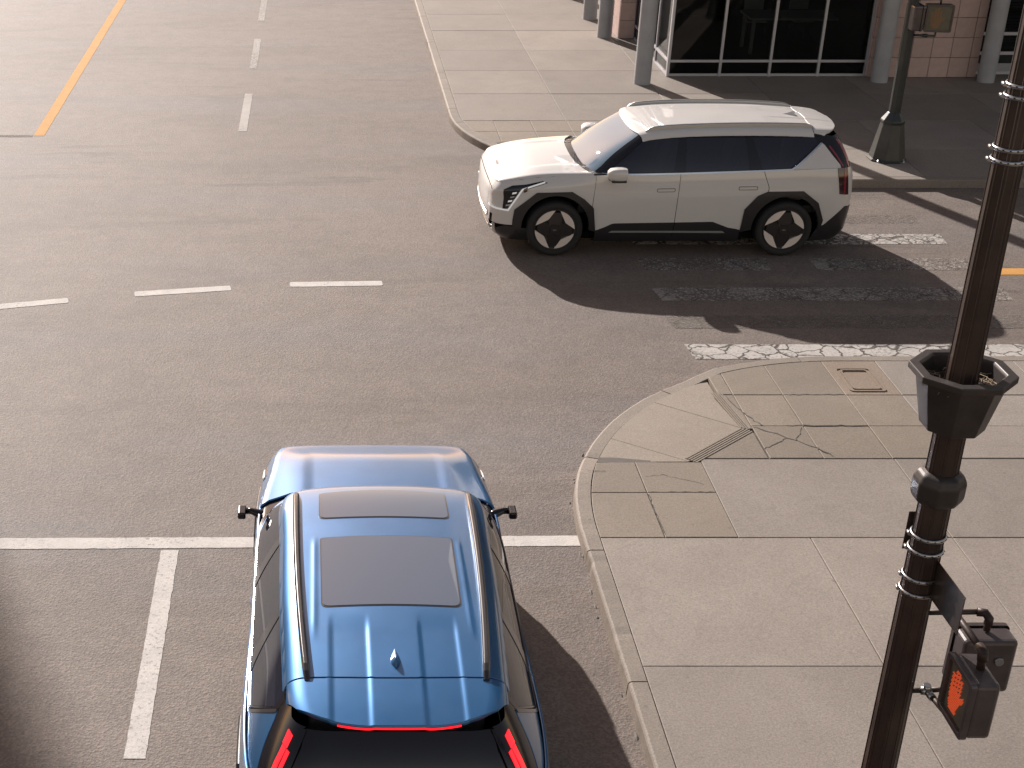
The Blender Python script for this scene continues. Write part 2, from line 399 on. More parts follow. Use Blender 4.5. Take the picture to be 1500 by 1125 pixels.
# ------------------------------------------------------------------ road and its painted markings
road = link('road', pydata('road', [(-220, -60, 0), (220, -60, 0), (220, 260, 0), (-220, 260, 0)], [(0, 1, 2, 3)]), 'asphalt')
tag(road, 'worn warm grey asphalt of the road junction', 'road', kind='structure')
def marking(name, poly, mat, z=0.004, h=0.003, jag=0.004):
    """a film of paint with slightly uneven edges"""
    pts = []
    P = ccw(poly)
    for i in range(len(P)):
        a, b = P[i], P[(i + 1) % len(P)]; L = math.hypot(b[0] - a[0], b[1] - a[1]); n = max(1, int(L / 0.07))
        for k in range(n):
            t = k / n; j = 0 if k == 0 else random.uniform(-jag, jag)
            nx, ny = (b[1] - a[1]) / L, -(b[0] - a[0]) / L
            pts.append((a[0] + (b[0] - a[0]) * t + nx * j, a[1] + (b[1] - a[1]) * t + ny * j))
    n = len(pts)
    v = [(x, y, z) for x, y in pts] + [(x, y, 0.0005) for x, y in pts]
    f = [tuple(range(n))] + [(i, n + i, n + (i + 1) % n, (i + 1) % n) for i in range(n)]
    return link(name, pydata(name, v, f), mat, road)
def rect(x0, x1, y0, y1): return [(x0, y0), (x1, y0), (x1, y1), (x0, y1)]
for y0, y1 in ((24.90, 27.50), (29.50, 32.25), (34.15, 36.9), (38.8, 41.5)):
    marking('lane_dash', rect(-1.385, -1.235, y0, y1), 'thin_white_paint')
marking('yellow_line', rect(-4.92, -4.735, 24.62, 48.0), 'orange_paint')
marking('faint_stop_line', rect(-9.5, -4.935, 24.55, 24.67), 'ghost_paint')
marking('stop_line', [(-9.0, 11.19), (2.395, 11.31), (2.40, 11.485), (-9.0, 11.39)], 'white_paint')
marking('lane_line', rect(-1.415, -1.255, 8.40, 11.235), 'white_paint')
def dash(a, b, w):
    ax, ay = a; bx, by = b; L = math.hypot(bx - ax, by - ay); nx, ny = -(by - ay) / L * w / 2, (bx - ax) / L * w / 2
    return round_poly([(ax - nx, ay - ny), (bx - nx, by - ny), (bx + nx, by + ny), (ax + nx, ay + ny)], 0.03, 3)
for a, b in (((-0.36, 17.70), (0.85, 17.745)), ((-2.35, 17.37), (-1.125, 17.58)), ((-4.38, 16.86), (-3.17, 17.16))):
    marking('guide_dash', dash(a, b, 0.165), 'white_paint')
marking('yellow_centre_line', rect(9.02, 30, 18.05, 18.28), 'orange_paint')
bars = [(15.37, 15.79, 4.37, 9.0, 'cracked_paint'), (16.27, 16.67, 4.33, 8.95, 'ghost_paint'), (17.15, 17.59, 4.36, 8.9, 'worn_paint'),
        (18.22, 18.66, 4.38, 6.12, 'worn_paint'), (18.22, 18.66, 6.69, 8.9, 'worn_paint'), (19.22, 19.63, 4.4, 8.86, 'cracked_paint'), (20.10, 20.45, 4.4, 8.8, 'ghost_paint')]
for y0, y1, x0, x1, m in bars:
    marking('crosswalk_bar', [(x0 + 0.02, y0), (x1 - 0.05, y0), (x1, y1), (x0 - 0.02, y1)], m, jag=0.010)
marking('faded_paint_patch', [(4.38, 14.72), (4.62, 14.82), (4.86, 14.93), (4.80, 14.98), (4.52, 14.96), (4.36, 14.93)], 'worn_paint', jag=0.02)

# ------------------------------------------------------------------ pavements
def arc(cx, cy, a, b, t0, t1, n):
    return [(cx + a * math.cos(t0 + (t1 - t0) * i / n), cy + b * math.sin(t0 + (t1 - t0) * i / n)) for i in range(n + 1)]
def offset_path(pts, d):
    """shift an open path to its left by d"""
    out = []
    for i in range(len(pts)):
        a = pts[max(i - 1, 0)]; b = pts[min(i + 1, len(pts) - 1)]; L = math.hypot(b[0] - a[0], b[1] - a[1])
        out.append((pts[i][0] - (b[1] - a[1]) / L * d, pts[i][1] + (b[0] - a[0]) / L * d))
    return out
def kerb_run(parent, outer, inner, zf, name='kerb_stone', gap=0.006):
    """one stone between two rails of points; zf(i) = top height at point i"""
    mb = MB(); n = len(outer); v = []
    for i in range(n):
        o, q, z = outer[i], inner[i], zf(i) + random.uniform(-.001, .001) - (.004 if random.random() < .04 else 0)
        jg = random.uniform(-.014, .014) + (.05 if random.random() < .04 else 0); o = (o[0] + (q[0] - o[0]) * jg, o[1] + (q[1] - o[1]) * jg)
        ox, oy = o[0] + (q[0] - o[0]) * 0.17, o[1] + (q[1] - o[1]) * 0.17
        lx, ly = o[0] - (q[0] - o[0]) * 0.06, o[1] - (q[1] - o[1]) * 0.06
        v += [(lx, ly, -0.02), (o[0], o[1], z - 0.022), (o[0] + (q[0] - o[0]) * 0.06, o[1] + (q[1] - o[1]) * 0.06, z - 0.008), (ox, oy, z), (q[0], q[1], z + 0.001), (q[0], q[1], -0.02)]
    k = 6; f = []
    for i in range(n - 1):
        for j in range(k - 1): f.append((i * k + j, (i + 1) * k + j, (i + 1) * k + j + 1, i * k + j + 1))
    f += [tuple(reversed(range(k))), tuple((n - 1) * k + j for j in range(k))]
    mb.add(v, [tuple(reversed(q)) for q in f]); return mb.build(name, 'kerb_concrete', parent)
def resample(pts, step):
    P = np.array(pts); d = np.r_[0, np.cumsum(np.linalg.norm(np.diff(P, axis=0), axis=1))]; n = max(2, int(d[-1] / step) + 1)
    t = np.linspace(0, d[-1], n); return [(float(np.interp(x, d, P[:, 0])), float(np.interp(x, d, P[:, 1]))) for x in t]
def kerb_line(parent, path, left, zf, stone=1.8, width=0.14):
    """path is the road-side edge; the stones lie to its left (left=1) or right (-1)"""
    P = resample(path, 0.09); I = offset_path(P, width * left); per = max(2, int(stone / 0.09)); i = 0
    while i < len(P) - 1:
        j = min(i + per, len(P) - 1)
        a = P[i:j + 1]; b = I[i:j + 1]
        # open a hairline joint at both ends
        def tr(q):
            q = list(q); d = 0.007
            u = np.array(q[1]) - np.array(q[0]); w = np.array(q[-2]) - np.array(q[-1])
            q[0] = tuple(np.array(q[0]) + u / np.linalg.norm(u) * d); q[-1] = tuple(np.array(q[-1]) + w / np.linalg.norm(w) * d); return q
        a, b = tr(a), tr(b)
        if left < 0: a, b = a[::-1], b[::-1]
        kerb_run(parent, a, b, lambda k, a=a: zf(a[k])); i = j
KT = 0.13
# near corner: the ramp is a shallow dip in the corner
RB = [(4.31, 14.24), (4.43, 13.36), (3.68, 12.66), (2.80, 12.80)]
def near_z(p):
    x, y = p
    if y < 11.9 or x > 4.9: return KT
    # angle round the corner
    t = math.atan2((y - 11.4) / 3.8, (5.9 - x) / 3.49)
    lo, hi = 0.40, 1.02
    if t < lo - .12 or t > hi + .12: return KT
    w = min(1, max(0, (t - (lo - .12)) / .12), 1) * min(1, max(0, ((hi + .12) - t) / .12))
    return KT - 0.060 * min(1, w)
near_edge = [(2.40, -6.0), (2.40, 11.40)] + arc(5.9, 11.4, 3.5, 3.8, PI, PI / 2, 40)[1:] + [(40.0, 15.2)]
pave = link('sidewalk_near', pydata('sidewalk_near', [(x, y, 0.028) for x, y in offset_path(near_edge, -0.10)] + [(40, -6, 0.028)],
            [tuple(reversed(range(len(near_edge) + 1)))]), 'joint_dirt')
tag(pave, 'pale concrete slab sidewalk round the near street corner', 'sidewalk', kind='structure')
kerb_line(pave, near_edge, -1, near_z, 1.9, 0.145)
deb = MB(); ep = resample(near_edge, 0.02); 
for _ in range(150):
    k = int(random.triangular(0, 1, 0.82) * (len(ep) - 1)); x, y = ep[k]
    if not (2.3 < x < 6.6 and y > 7.5): continue
    q = ep[min(k + 1, len(ep) - 1)]; L = max(1e-6, math.hypot(q[0] - x, q[1] - y)); ux, uy = (q[0] - x) / L, (q[1] - y) / L; o = -random.uniform(.005, .05); a = random.uniform(.01, .06); b_ = random.uniform(.005, .018); x += uy * o; y -= ux * o; m = 7
    ring = [(x + ux * a * math.cos(2 * PI * i / m) * random.uniform(.6, 1.1) - uy * b_ * math.sin(2 * PI * i / m), y + uy * a * math.cos(2 * PI * i / m) * random.uniform(.6, 1.1) + ux * b_ * math.sin(2 * PI * i / m)) for i in range(m)]
    deb.add([(u, w_, .001) for u, w_ in ring] + [(x, y, random.uniform(.006, .016))], [(i, (i + 1) % m, m) for i in range(m)])
dbo = deb.build('gutter_debris', 'worn_stain', road); dbo['kind'] = 'stuff'
inner_near = offset_path(resample(near_edge, 0.12), -0.152)
NEAR = ccw(inner_near + [(40.0, -6.0)])
def slab(parent, poly, z, mat, name='paving_slab', th=0.07, gap=0.0035, zf=None):
    p = inset_convex(poly, gap)
    if len(p) < 3 or abs(area2(p)) < 0.004: return None
    n = len(p); q = inset_convex(p, 0.005)
    if len(q) < 3: return None
    mb = MB(); Z = lambda x, y: (zf(x, y) if zf else z)
    if len(q) == n:
        v = [(x, y, Z(x, y)) for x, y in q] + [(x, y, Z(x, y) - 0.004) for x, y in p] + [(x, y, Z(x, y) - th) for x, y in p]
        f = [tuple(range(n))] + [(n + i, n + (i + 1) % n, (i + 1) % n, i) for i in range(n)] + [(2 * n + i, 2 * n + (i + 1) % n, n + (i + 1) % n, n + i) for i in range(n)]
    else:
        v = [(x, y, Z(x, y)) for x, y in p] + [(x, y, Z(x, y) - th) for x, y in p]
        f = [tuple(range(n))] + [(n + i, n + (i + 1) % n, (i + 1) % n, i) for i in range(n)]
    return mb.add(v, f).build(name, mat, parent)
def jz(): return KT + random.uniform(-0.003, 0.002)
# big slabs, then the small corner squares
def cells(xs, ys): return [[(xs[i], ys[j]), (xs[i + 1], ys[j]), (xs[i + 1], ys[j + 1]), (xs[i], ys[j + 1])] for i in range(len(xs) - 1) for j in range(len(ys) - 1)]
for c in cells([2.4, 4.45, 5.73, 7.6, 9.5], [3.6, 5.5, 7.42, 9.34, 11.25]): 
    p = clip_convex(c, NEAR)
    if len(p) > 2: slab(pave, p, jz(), 'slab_concrete')
for c in cells([3.80, 5.73, 7.6, 9.5], [11.25, 12.73]):
    slab(pave, c, jz(), 'slab_concrete')
for c in cells([2.4, 3.14, 3.80], [11.25, 12.06, 12.66]):
    p = clip_convex(c, NEAR)
    if len(p) > 2: slab(pave, p, jz(), 'corner_concrete')
for c in cells([4.50, 5.04, 5.72, 6.33, 7.9, 9.5], [12.74, 13.44, 14.17, 15.3]):
    if 5.7 < c[0][0] < 5.8 and c[0][1] > 14: continue
    p = clip_convex(c, NEAR)
    if len(p) > 2: slab(pave, p, jz(), 'corner_concrete' if c[0][0] < 6.3 else 'slab_concrete')
# wedge between ramp and squares, broken by cracks
for p in ([(3.81, 12.74), (4.49, 12.74), (4.49, 13.30), (4.46, 13.36)], [(4.47, 13.38), (4.50, 13.40), (4.50, 14.17), (4.36, 14.17)], [(4.345, 14.18), (4.50, 14.18), (4.50, 15.05), (4.335, 15.05)]):
    p = clip_convex(ccw(p), NEAR)
    if len(p) > 2: slab(pave, p, jz(), 'corner_concrete')
# the ramp itself: three tilted slabs that fall to the lowered kerb
def ramp_z(x, y):
    # height falls from the two grooved edges towards the kerb
    d1 = abs((y - 12.66) * (4.43 - 3.68) - (x - 3.68) * (13.36 - 12.66)) / math.hypot(.75, .70)
    dk = max(0.02, math.hypot((x - 5.9) / 3.5, (y - 11.4) / 3.8)); k = max(0, min(1, (1 - dk) * 3.6 / max(0.15, (1 - dk) * 3.6 + d1)))
    return KT - 0.058 * (1 - k)
for p in ([(3.68, 12.67), (2.28, 13.90), (2.2, 12.80)], [(3.68, 12.67), (4.425, 13.365), (3.08, 14.60), (2.28, 13.90)], [(4.425, 13.365), (4.33, 14.25), (4.33, 14.95), (3.7, 15.1), (3.08, 14.60)]):
    q = clip_convex(ccw(p), NEAR)
    if len(q) > 2:
        # fine fan so that the slope is followed
        q = ccw(dedup(q)); mb = MB(); n = len(q); cx = sum(a for a, _ in q) / n; cy = sum(b for _, b in q) / n
        q = [(a + (cx - a) * 0.008, b + (cy - b) * 0.008) for a, b in q]
        v = [(a, b, ramp_z(a, b)) for a, b in q] + [(cx, cy, ramp_z(cx, cy))] + [(a, b, ramp_z(a, b) - 0.05) for a, b in q]
        f = [(i, (i + 1) % n, n) for i in range(n)] + [(n + 1 + i, n + 1 + (i + 1) % n, (i + 1) % n, i) for i in range(n)]
        mb.add(v, f).build('ramp_slab', 'ramp_concrete', pave)
slab(pave, ccw(clip_convex(ccw([(2.45, 12.67), (3.14, 12.67), (3.66, 12.64), (3.66, 12.67), (2.95, 12.795), (2.45, 12.80)]), NEAR)), KT - 0.02, 'worn_stain', 'worn_edge')
# grooved border lines beside the ramp: ribs of concrete
def ribs(a, b, n, pitch, name):
    mb = MB(); ax, ay = a; bx, by = b; L = math.hypot(bx - ax, by - ay); ux, uy = (bx - ax) / L, (by - ay) / L; nx, ny = -uy, ux
    R = Matrix.Rotation(math.atan2(uy, ux), 3, 'Z')
    for k in range(n):
        o = (k - (n - 1) / 2) * pitch; mb.box(((ax + bx) / 2 + nx * o, (ay + by) / 2 + ny * o, KT - 0.002), (L, pitch * 0.55, 0.012), R)
    return mb.build(name, 'ramp_concrete', pave)
ribs((3.70, 12.69), (4.44, 13.36), 5, 0.028, 'groove_strip'); ribs((4.44, 13.37), (4.33, 14.22), 5, 0.024, 'groove_strip')
# cracks in the corner squares: narrow dark dirt-filled slivers
def crack(path, w=0.012):
    w = w * 0.72
    P = []
    for i in range(len(path) - 1):
        a, b = path[i], path[i + 1]; n = 6
        P += [(a[0] + (b[0] - a[0]) * k / n + random.uniform(-.012, .012), a[1] + (b[1] - a[1]) * k / n + random.uniform(-.012, .012)) for k in range(n)]
    P.append(path[-1]); ww = [w * random.uniform(0.35, 1.2) for _ in P]; ww[0] = ww[-1] = 0.001
    A = [(q[0], q[1]) for q in P]; v = []
    for i, q in enumerate(A):
        a = A[max(i - 1, 0)]; b = A[min(i + 1, len(A) - 1)]; L = math.hypot(b[0] - a[0], b[1] - a[1]); nx, ny = -(b[1] - a[1]) / L * ww[i] / 2, (b[0] - a[0]) / L * ww[i] / 2
        v += [(q[0] + nx, q[1] + ny, KT + 0.0045), (q[0] - nx, q[1] - ny, KT + 0.0045)]
    f = [(2 * i, 2 * i + 1, 2 * i + 3, 2 * i + 2) for i in range(len(A) - 1)]
    return link('slab_crack', pydata('slab_crack', v, f), 'joint_dirt', pave)
crack([(4.50, 13.42), (4.75, 13.22), (5.03, 12.95), (5.16, 12.77)], 0.022)
crack([(4.49, 12.92), (4.62, 13.03), (4.74, 13.12), (4.78, 13.16)], 0.016)
crack([(4.86, 13.10), (4.95, 13.25), (5.02, 13.42)], 0.014)
crack([(3.16, 12.36), (3.36, 12.40), (3.58, 12.30), (3.72, 12.20)], 0.008)
crack([(4.40, 14.16), (4.48, 13.80), (4.56, 13.55), (4.64, 13.42)], 0.016)
crack([(5.05, 14.17), (5.35, 14.178), (5.71, 14.172)], 0.026); crack([(4.85, 13.445), (5.3, 13.44), (5.72, 13.445)], 0.022)
crack([(3.14, 12.05), (3.135, 11.7), (3.15, 11.27)], 0.020); crack([(3.15, 12.06), (3.5, 12.065), (3.79, 12.06)], 0.014)
crack([(2.62, 12.50), (2.72, 12.47), (2.82, 12.48)], 0.012)
# utility cover
slab(pave, clip_convex(rect(5.72, 6.33, 14.17, 15.3), NEAR), KT - 0.001, 'cover_concrete', 'cover_surround')
uc = MB()
for q, z0 in (((5.80, 6.20, 14.25, 14.84), 0.010), ((5.845, 6.155, 14.295, 14.795), 0.014)):
    x0, x1, y0, y1 = q
    ring = round_poly(rect(x0, x1, y0, y1), 0.05, 4); inn = round_poly(rect(x0 + .02, x1 - .02, y0 + .02, y1 - .02), 0.04, 4); n = len(ring)
    v = [(a, b, KT + z0) for a, b in ring] + [(a, b, KT + z0) for a, b in inn] + [(a, b, KT - .01) for a, b in ring] + [(a, b, KT - .01) for a, b in inn]
    f = [(i, (i + 1) % n, n + (i + 1) % n, n + i) for i in range(n)] + [(2 * n + i, 2 * n + (i + 1) % n, (i + 1) % n, i) for i in range(n)] + [(n + i, n + (i + 1) % n, 3 * n + (i + 1) % n, 3 * n + i) for i in range(n)]
    uc.add(v, f)
uo = uc.build('utility_cover', 'cover_concrete', pave)

# far corner
far_edge = [(2.36, 80.0), (2.36, 25.7)] + arc(6.0, 25.6, 3.64, 3.85, PI, 1.5 * PI, 40)[1:] + [(60.0, 21.75)]
pave2 = link('sidewalk_far', pydata('sidewalk_far', [(x, y, 0.028) for x, y in offset_path(far_edge, 0.10)] + [(60, 80, 0.028)],
             [tuple(range(len(far_edge) + 1))]), 'joint_dirt')
tag(pave2, 'pale concrete slab sidewalk round the far corner before the shopfront', 'sidewalk', kind='structure')
kerb_line(pave2, far_edge[:1] + [(2.36, 40.0)] + far_edge[1:-1] + [(20.0, 21.75), (60.0, 21.75)], 1, lambda p: KT, 2.7, 0.16)
inner_far = offset_path(resample(far_edge, 0.12), 0.167); FAR = ccw(inner_far + [(60.0, 80.0)])
ysf = [25.14, 26.99, 28.80, 30.59, 32.5, 34.27, 36.1, 38.0, 39.9]
for c in cells([2.36, 4.37, 6.4, 8.4], ysf) + cells([8.4, 10.3, 12.2, 14.1, 16.0], [25.14, 26.99, 28.80]):
    p = clip_convex(c, FAR)
    if len(p) > 2: slab(pave2, p, jz(), 'slab_concrete')
for c in cells([2.36, 3.09, 3.74, 4.38, 5.02, 5.66, 6.30, 6.94, 7.58], [21.75, 22.4, 23.1, 23.78, 24.46, 25.14]):
    p = clip_convex(c, FAR)
    if len(p) > 2: slab(pave2, p, jz(), 'corner_concrete')
for c in cells([7.58, 9.5, 11.5, 13.5, 15.5], [21.75, 23.4, 25.14]):
    p = clip_convex(c, FAR)
    if len(p) > 2: slab(pave2, p, jz(), 'slab_concrete')
slab(pave2, ccw([(2.98, 23.80), (3.62, 23.95), (3.62, 23.87), (3.0, 23.70)]), KT + 0.004, 'worn_stain', 'worn_edge', th=0.006)

# ------------------------------------------------------------------ corner building: columns, glass shopfront, tiled piers, upper storeys
BZ = KT
bl = empty('corner_building', (8.8, 28.3, 0))
tag(bl, 'corner building with glass shopfront, pink tiled wall and round grey columns', 'building')
def bpart(mb, name, mat, parent=bl):
    me = mb.mesh(name); me.transform(Matrix.Translation((-8.8, -28.3, 0))) if parent is bl else None
    o = link(name, me, mat, parent); return o
ccol = MB().lathe([(0.16, 0.0), (0.162, 0.02), (0.16, 0.04), (0.16, 9.0)], 28).mesh('column'); ccol.materials.append(M['column_grey'])
for x, y in ((6.24, 27.77), (6.24, 31.86), (6.24, 33.75), (6.24, 36.2), (10.86, 27.95), (12.92, 27.95), (15.0, 27.95)):
    o = link('column', ccol, None, bl); o.location = (x - 8.8, y - 28.3, BZ - 0.03)
# shopfront frame: every bar is a part, every pane is a part
GX = [6.85, 7.86, 8.83, 9.78, 10.70]; GY = 28.35
def bar(p0, p1, w, mat='frame_alu', name='mullion', d=None):
    p0, p1 = Vector(p0), Vector(p1); c = (p0 + p1) / 2; L = (p1 - p0).length; dz = abs(p1.z - p0.z); dx = abs(p1.x - p0.x)
    d = d or w
    dims = (w, d, L) if dz > L * .9 else ((L, d, w) if dx > L * .9 else (d, L, w))
    return bevel_mod(bpart(MB().box(c, dims), name, mat), 0.004)
for x in GX: bar((x, GY, BZ), (x, GY, 3.4), 0.052, name='mullion', d=0.08)
GYs = [28.35, 29.45, 30.55, 31.60]
for y in GYs[1:]: bar((6.85, y, BZ), (6.85, y, 3.4), 0.05, name='mullion', mat='frame_alu' if y < 30 else 'frame_navy')
for i in range(4):
    for z in (BZ + 0.03, BZ + 0.30, 2.3, 3.37):
        bar((GX[i] + .027, GY, z), (GX[i + 1] - .027, GY, z), 0.05, name='transom')
for i in range(3):
    for z in (BZ + 0.03, BZ + 0.30, 2.3, 3.37):
        bar((6.85, GYs[i] + .042, z), (6.85, GYs[i + 1] - .026, z), 0.05, name='transom')
zz = [BZ + .055, BZ + .275, BZ + .325, 2.275, 2.325, 3.345]
for i in range(4):
    for k in range(3):
        bpart(MB().box(((GX[i] + GX[i + 1]) / 2, GY, (zz[2 * k] + zz[2 * k + 1]) / 2), (GX[i + 1] - GX[i] - .05, 0.008, zz[2 * k + 1] - zz[2 * k])), 'pane', 'shop_glass')
for i in range(3):
    for k in range(3):
        bpart(MB().box((6.85, (GYs[i] + GYs[i + 1]) / 2, (zz[2 * k] + zz[2 * k + 1]) / 2), (0.008, GYs[i + 1] - GYs[i] - .07, zz[2 * k + 1] - zz[2 * k])), 'pane', 'shop_glass')
# inside
bpart(MB().add([(6.83, 28.33, BZ + .012), (16, 28.33, BZ + .012), (16, 40, BZ + .012), (6.83, 40, BZ + .012)], [(0, 1, 2, 3)]), 'shop_floor', 'shop_floor')
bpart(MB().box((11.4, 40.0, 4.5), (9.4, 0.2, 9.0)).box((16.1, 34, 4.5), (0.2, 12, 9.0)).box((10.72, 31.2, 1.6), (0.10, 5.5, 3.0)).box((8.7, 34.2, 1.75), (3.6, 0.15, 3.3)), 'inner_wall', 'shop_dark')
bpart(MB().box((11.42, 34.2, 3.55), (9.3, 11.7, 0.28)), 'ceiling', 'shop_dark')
# tiled wall between the columns, the return beside the glass, and the pier on the side street
tl = bpart(MB().box((11.80, 28.62, 4.5), (2.10, 0.70, 9.0)), 'tiled_wall', 'grout')
TS = 0.385
tme = MB().box((0, 0, 0), (TS - .008, 0.03, TS - .008)).mesh('tile'); tme.materials.append(M['pink_tile'])
tme2 = MB().box((0, 0, 0), (0.03, 0.32, TS - .008)).mesh('tile_return'); tme2.materials.append(M['pink_tile'])
for r in range(9):
    z = BZ + TS / 2 + 0.004 + r * TS
    for k in range(6):
        x = 10.75 + 0.09 + TS / 2 + k * 0.345 - .06
        o = link('tile', tme, None, tl); o.location = (10.74 + TS / 2 + k * TS - 8.8 if k < 5 else 10.74 + 5 * TS + .09 - 8.8, 28.252 - 28.3, z)
        if k == 5: o.scale = (0.45, 1, 1)
    o = link('tile', tme2, None, tl); o.location = (10.737 - 8.8, 28.44 - 28.3, z)
for o in [c for c in tl.children]: bevel_mod(o, 0.004, 1)
pr = bpart(MB().box((6.72, 32.1, 4.5), (0.38, 0.75, 9.0)), 'tiled_pier', 'grout')
pme = MB().box((0, 0, 0), (0.41, 0.03, TS - .008)).mesh('tile_pier'); pme.materials.append(M['pink_tile'])
pme2 = MB().box((0, 0, 0), (0.03, 0.77, TS - .008)).mesh('tile_side'); pme2.materials.append(M['pink_tile'])
for r in range(8):
    z = BZ + TS / 2 + 0.004 + r * TS
    o = link('tile', pme, None, pr); o.location = (6.72 - 8.8, 31.712 - 28.3, z)
    o = link('tile', pme2, None, pr); o.location = (6.522 - 8.8, 32.12 - 28.3, z)
bpart(MB().box((7.05, 37.3, 4.5), (0.3, 5.2, 9.0)).box((7.05, 33.5, 4.5), (0.3, 2.0, 9.0)), 'side_wall', 'upper_facade')
# blind window right of the tiles
for z in (BZ + .03, BZ + .42, BZ + .80, 2.2): bar((12.87, 28.5, z), (15.6, 28.5, z), 0.06, name='transom')
for x in (12.9, 14.2, 15.5): bar((x, 28.5, BZ), (x, 28.5, 3.4), 0.06, name='mullion', d=0.09)
bpart(MB().box((14.2, 28.52, BZ + .215), (2.6, .02, .33)), 'spandrel', 'column_grey')
for x0, x1 in ((12.93, 14.17), (14.23, 15.47)): bpart(MB().box(((x0 + x1) / 2, 28.5, 1.85), (x1 - x0, .008, 3.0)), 'pane', 'shop_glass')
for k in range(22):
    bpart(MB().box((14.2, 28.62, BZ + .5 + k * .06), (2.5, 0.05, 0.006), Matrix.Rotation(0.6, 3, 'X')), 'blind_slat', 'blind')
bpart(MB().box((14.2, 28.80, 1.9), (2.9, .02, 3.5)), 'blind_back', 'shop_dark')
# upper storeys above the columns
bpart(MB().box((14.2, 34.2, 9.35), (16.4, 13.2, 0.7)), 'slab_edge', 'column_grey')
bpart(MB().box((14.3, 27.2, 5.25), (16.4, 3.9, 0.35)), 'sky_blocker', 'column_grey')  # unseen slab, added to keep skylight off the shaded sidewalk
bpart(MB().box((14.3, 34.3, 15.6), (16.0, 12.8, 11.8)), 'upper_wall', 'upper_facade')
bpart(MB().box((11.4, 34.3, 6.35), (9.0, 11.5, 5.3)), 'mezzanine_wall', 'upper_facade')
wme = MB().box((0, 0, 0), (1.5, 0.12, 1.9)).mesh('window'); wme.materials.append(M['facade_window'])
for fl in range(3):
    for k in range(5):
        o = link('window', wme, None, bl); o.location = (7.9 + k * 2.6 - 8.8, 27.88 - 28.3, 11.8 + fl * 3.6)
    for k in range(4):
        o = link('window', wme, None, bl); o.location = (6.28 - 8.8, 29.6 + k * 2.9 - 28.3, 11.8 + fl * 3.6); o.rotation_euler = (0, 0, PI / 2)
# block up the street that shades the lower left of the junction
ob = empty('office_building', (-26.3, 47.5, 0))
tag(ob, 'tall pale office block beyond the top left, known here by its shadow', 'building')
MB().box((-8.0, 9.0, 18.0), (16.0, 18.0, 36.0)).build('wall', 'upper_facade', ob)
for fl in range(9):
    for k in range(5):
        o = link('window', wme, None, ob); o.location = (-14.2 + k * 3.0, 0, 2.6 + fl * 3.6)
MB().box((-8.0, 9.0, 36.2), (16.4, 18.4, 0.4)).build('roof', 'column_grey', ob)
# furniture behind the glass
tb = empty('table', (9.9, 30.55, BZ)); tag(tb, 'long pale-topped table standing behind the shopfront glass', 'table')
bevel_mod(MB().box((0, 0, 0.735), (2.05, 0.85, 0.045)).build('table_top', 'table_wood', tb), 0.008)
for sx in (-1, 1):
    for sy in (-1, 1): MB().box((sx * 0.93, sy * 0.34, 0.357), (0.06, 0.06, 0.71)).build('leg', 'table_wood', tb)
def chair(x, y, rz, label):
    c = empty('chair', (x, y, BZ), rz); tag(c, label, 'chair', 'chairs behind the shopfront glass')
    bevel_mod(MB().box((0, 0, .45), (.42, .42, .04)).build('seat', 'chair_pale', c), .01)
    bevel_mod(MB().box((0, .20, .78), (.42, .03, .30)).build('backrest', 'chair_pale', c), .01)
    for sx in (-1, 1):
        for sy in (-1, 1): MB().tube([(sx * .18, sy * .18, .43), (sx * .2, sy * .2, .01)], .014, 8).build('leg', 'rim_dark', c)
        MB().tube([(sx * .17, .19, .46), (sx * .17, .20, .68)], .011, 8).build('upright', 'rim_dark', c)
chair(9.35, 31.45, 0, 'pale chair behind the left end of the shop table')
chair(10.35, 31.5, 0.1, 'pale chair behind the right end of the shop table')
# ------------------------------------------------------------------ cars
def spline(t, y, q):
    """natural cubic spline (C2) through (t, y), y may have columns"""
    t = np.asarray(t, float); y = np.asarray(y, float); one = y.ndim == 1
    if one: y = y[:, None]
    n = len(t); h = np.diff(t); A = np.eye(n); r = np.zeros_like(y)
    for i in range(1, n - 1):
        A[i, i - 1] = h[i - 1]; A[i, i] = 2 * (h[i - 1] + h[i]); A[i, i + 1] = h[i]
        r[i] = 6 * ((y[i + 1] - y[i]) / h[i] - (y[i] - y[i - 1]) / h[i - 1])
    m = np.linalg.solve(A, r); q = np.asarray(q, float)
    i = np.clip(np.searchsorted(t, q) - 1, 0, n - 2); hi = h[i][:, None]; a = ((t[i + 1] - q)[:, None]); b = (q - t[i])[:, None]
    o = (m[i] * a ** 3 + m[i + 1] * b ** 3) / (6 * hi) + (y[i] / hi - m[i] * hi / 6) * a + (y[i + 1] / hi - m[i + 1] * hi / 6) * b
    return o[:, 0] if one else o
LEN = 5.015
class Surf:
    """sampled surface patch: P and N on a grid; s = distance behind the nose, y to the car's left, z up"""
    def __init__(s, P, inner):
        s.P = P; du = np.gradient(P, axis=0); dv = np.gradient(P, axis=1); N = np.cross(du, dv)
        N /= np.maximum(np.linalg.norm(N, axis=2, keepdims=True), 1e-9)
        flip = np.einsum('ijk,ijk->ij', N, P - inner) < 0; N[flip] *= -1; s.N = N
        a, b = P.shape[:2]; I = np.arange(a * b).reshape(a, b)
        q = np.stack([I[:-1, :-1], I[1:, :-1], I[1:, 1:], I[:-1, 1:]], -1).reshape(-1, 4)
        s.tri = np.concatenate([q[:, [0, 1, 2]], q[:, [0, 2, 3]]]); s.Pf = P.reshape(-1, 3); s.Nf = N.reshape(-1, 3)
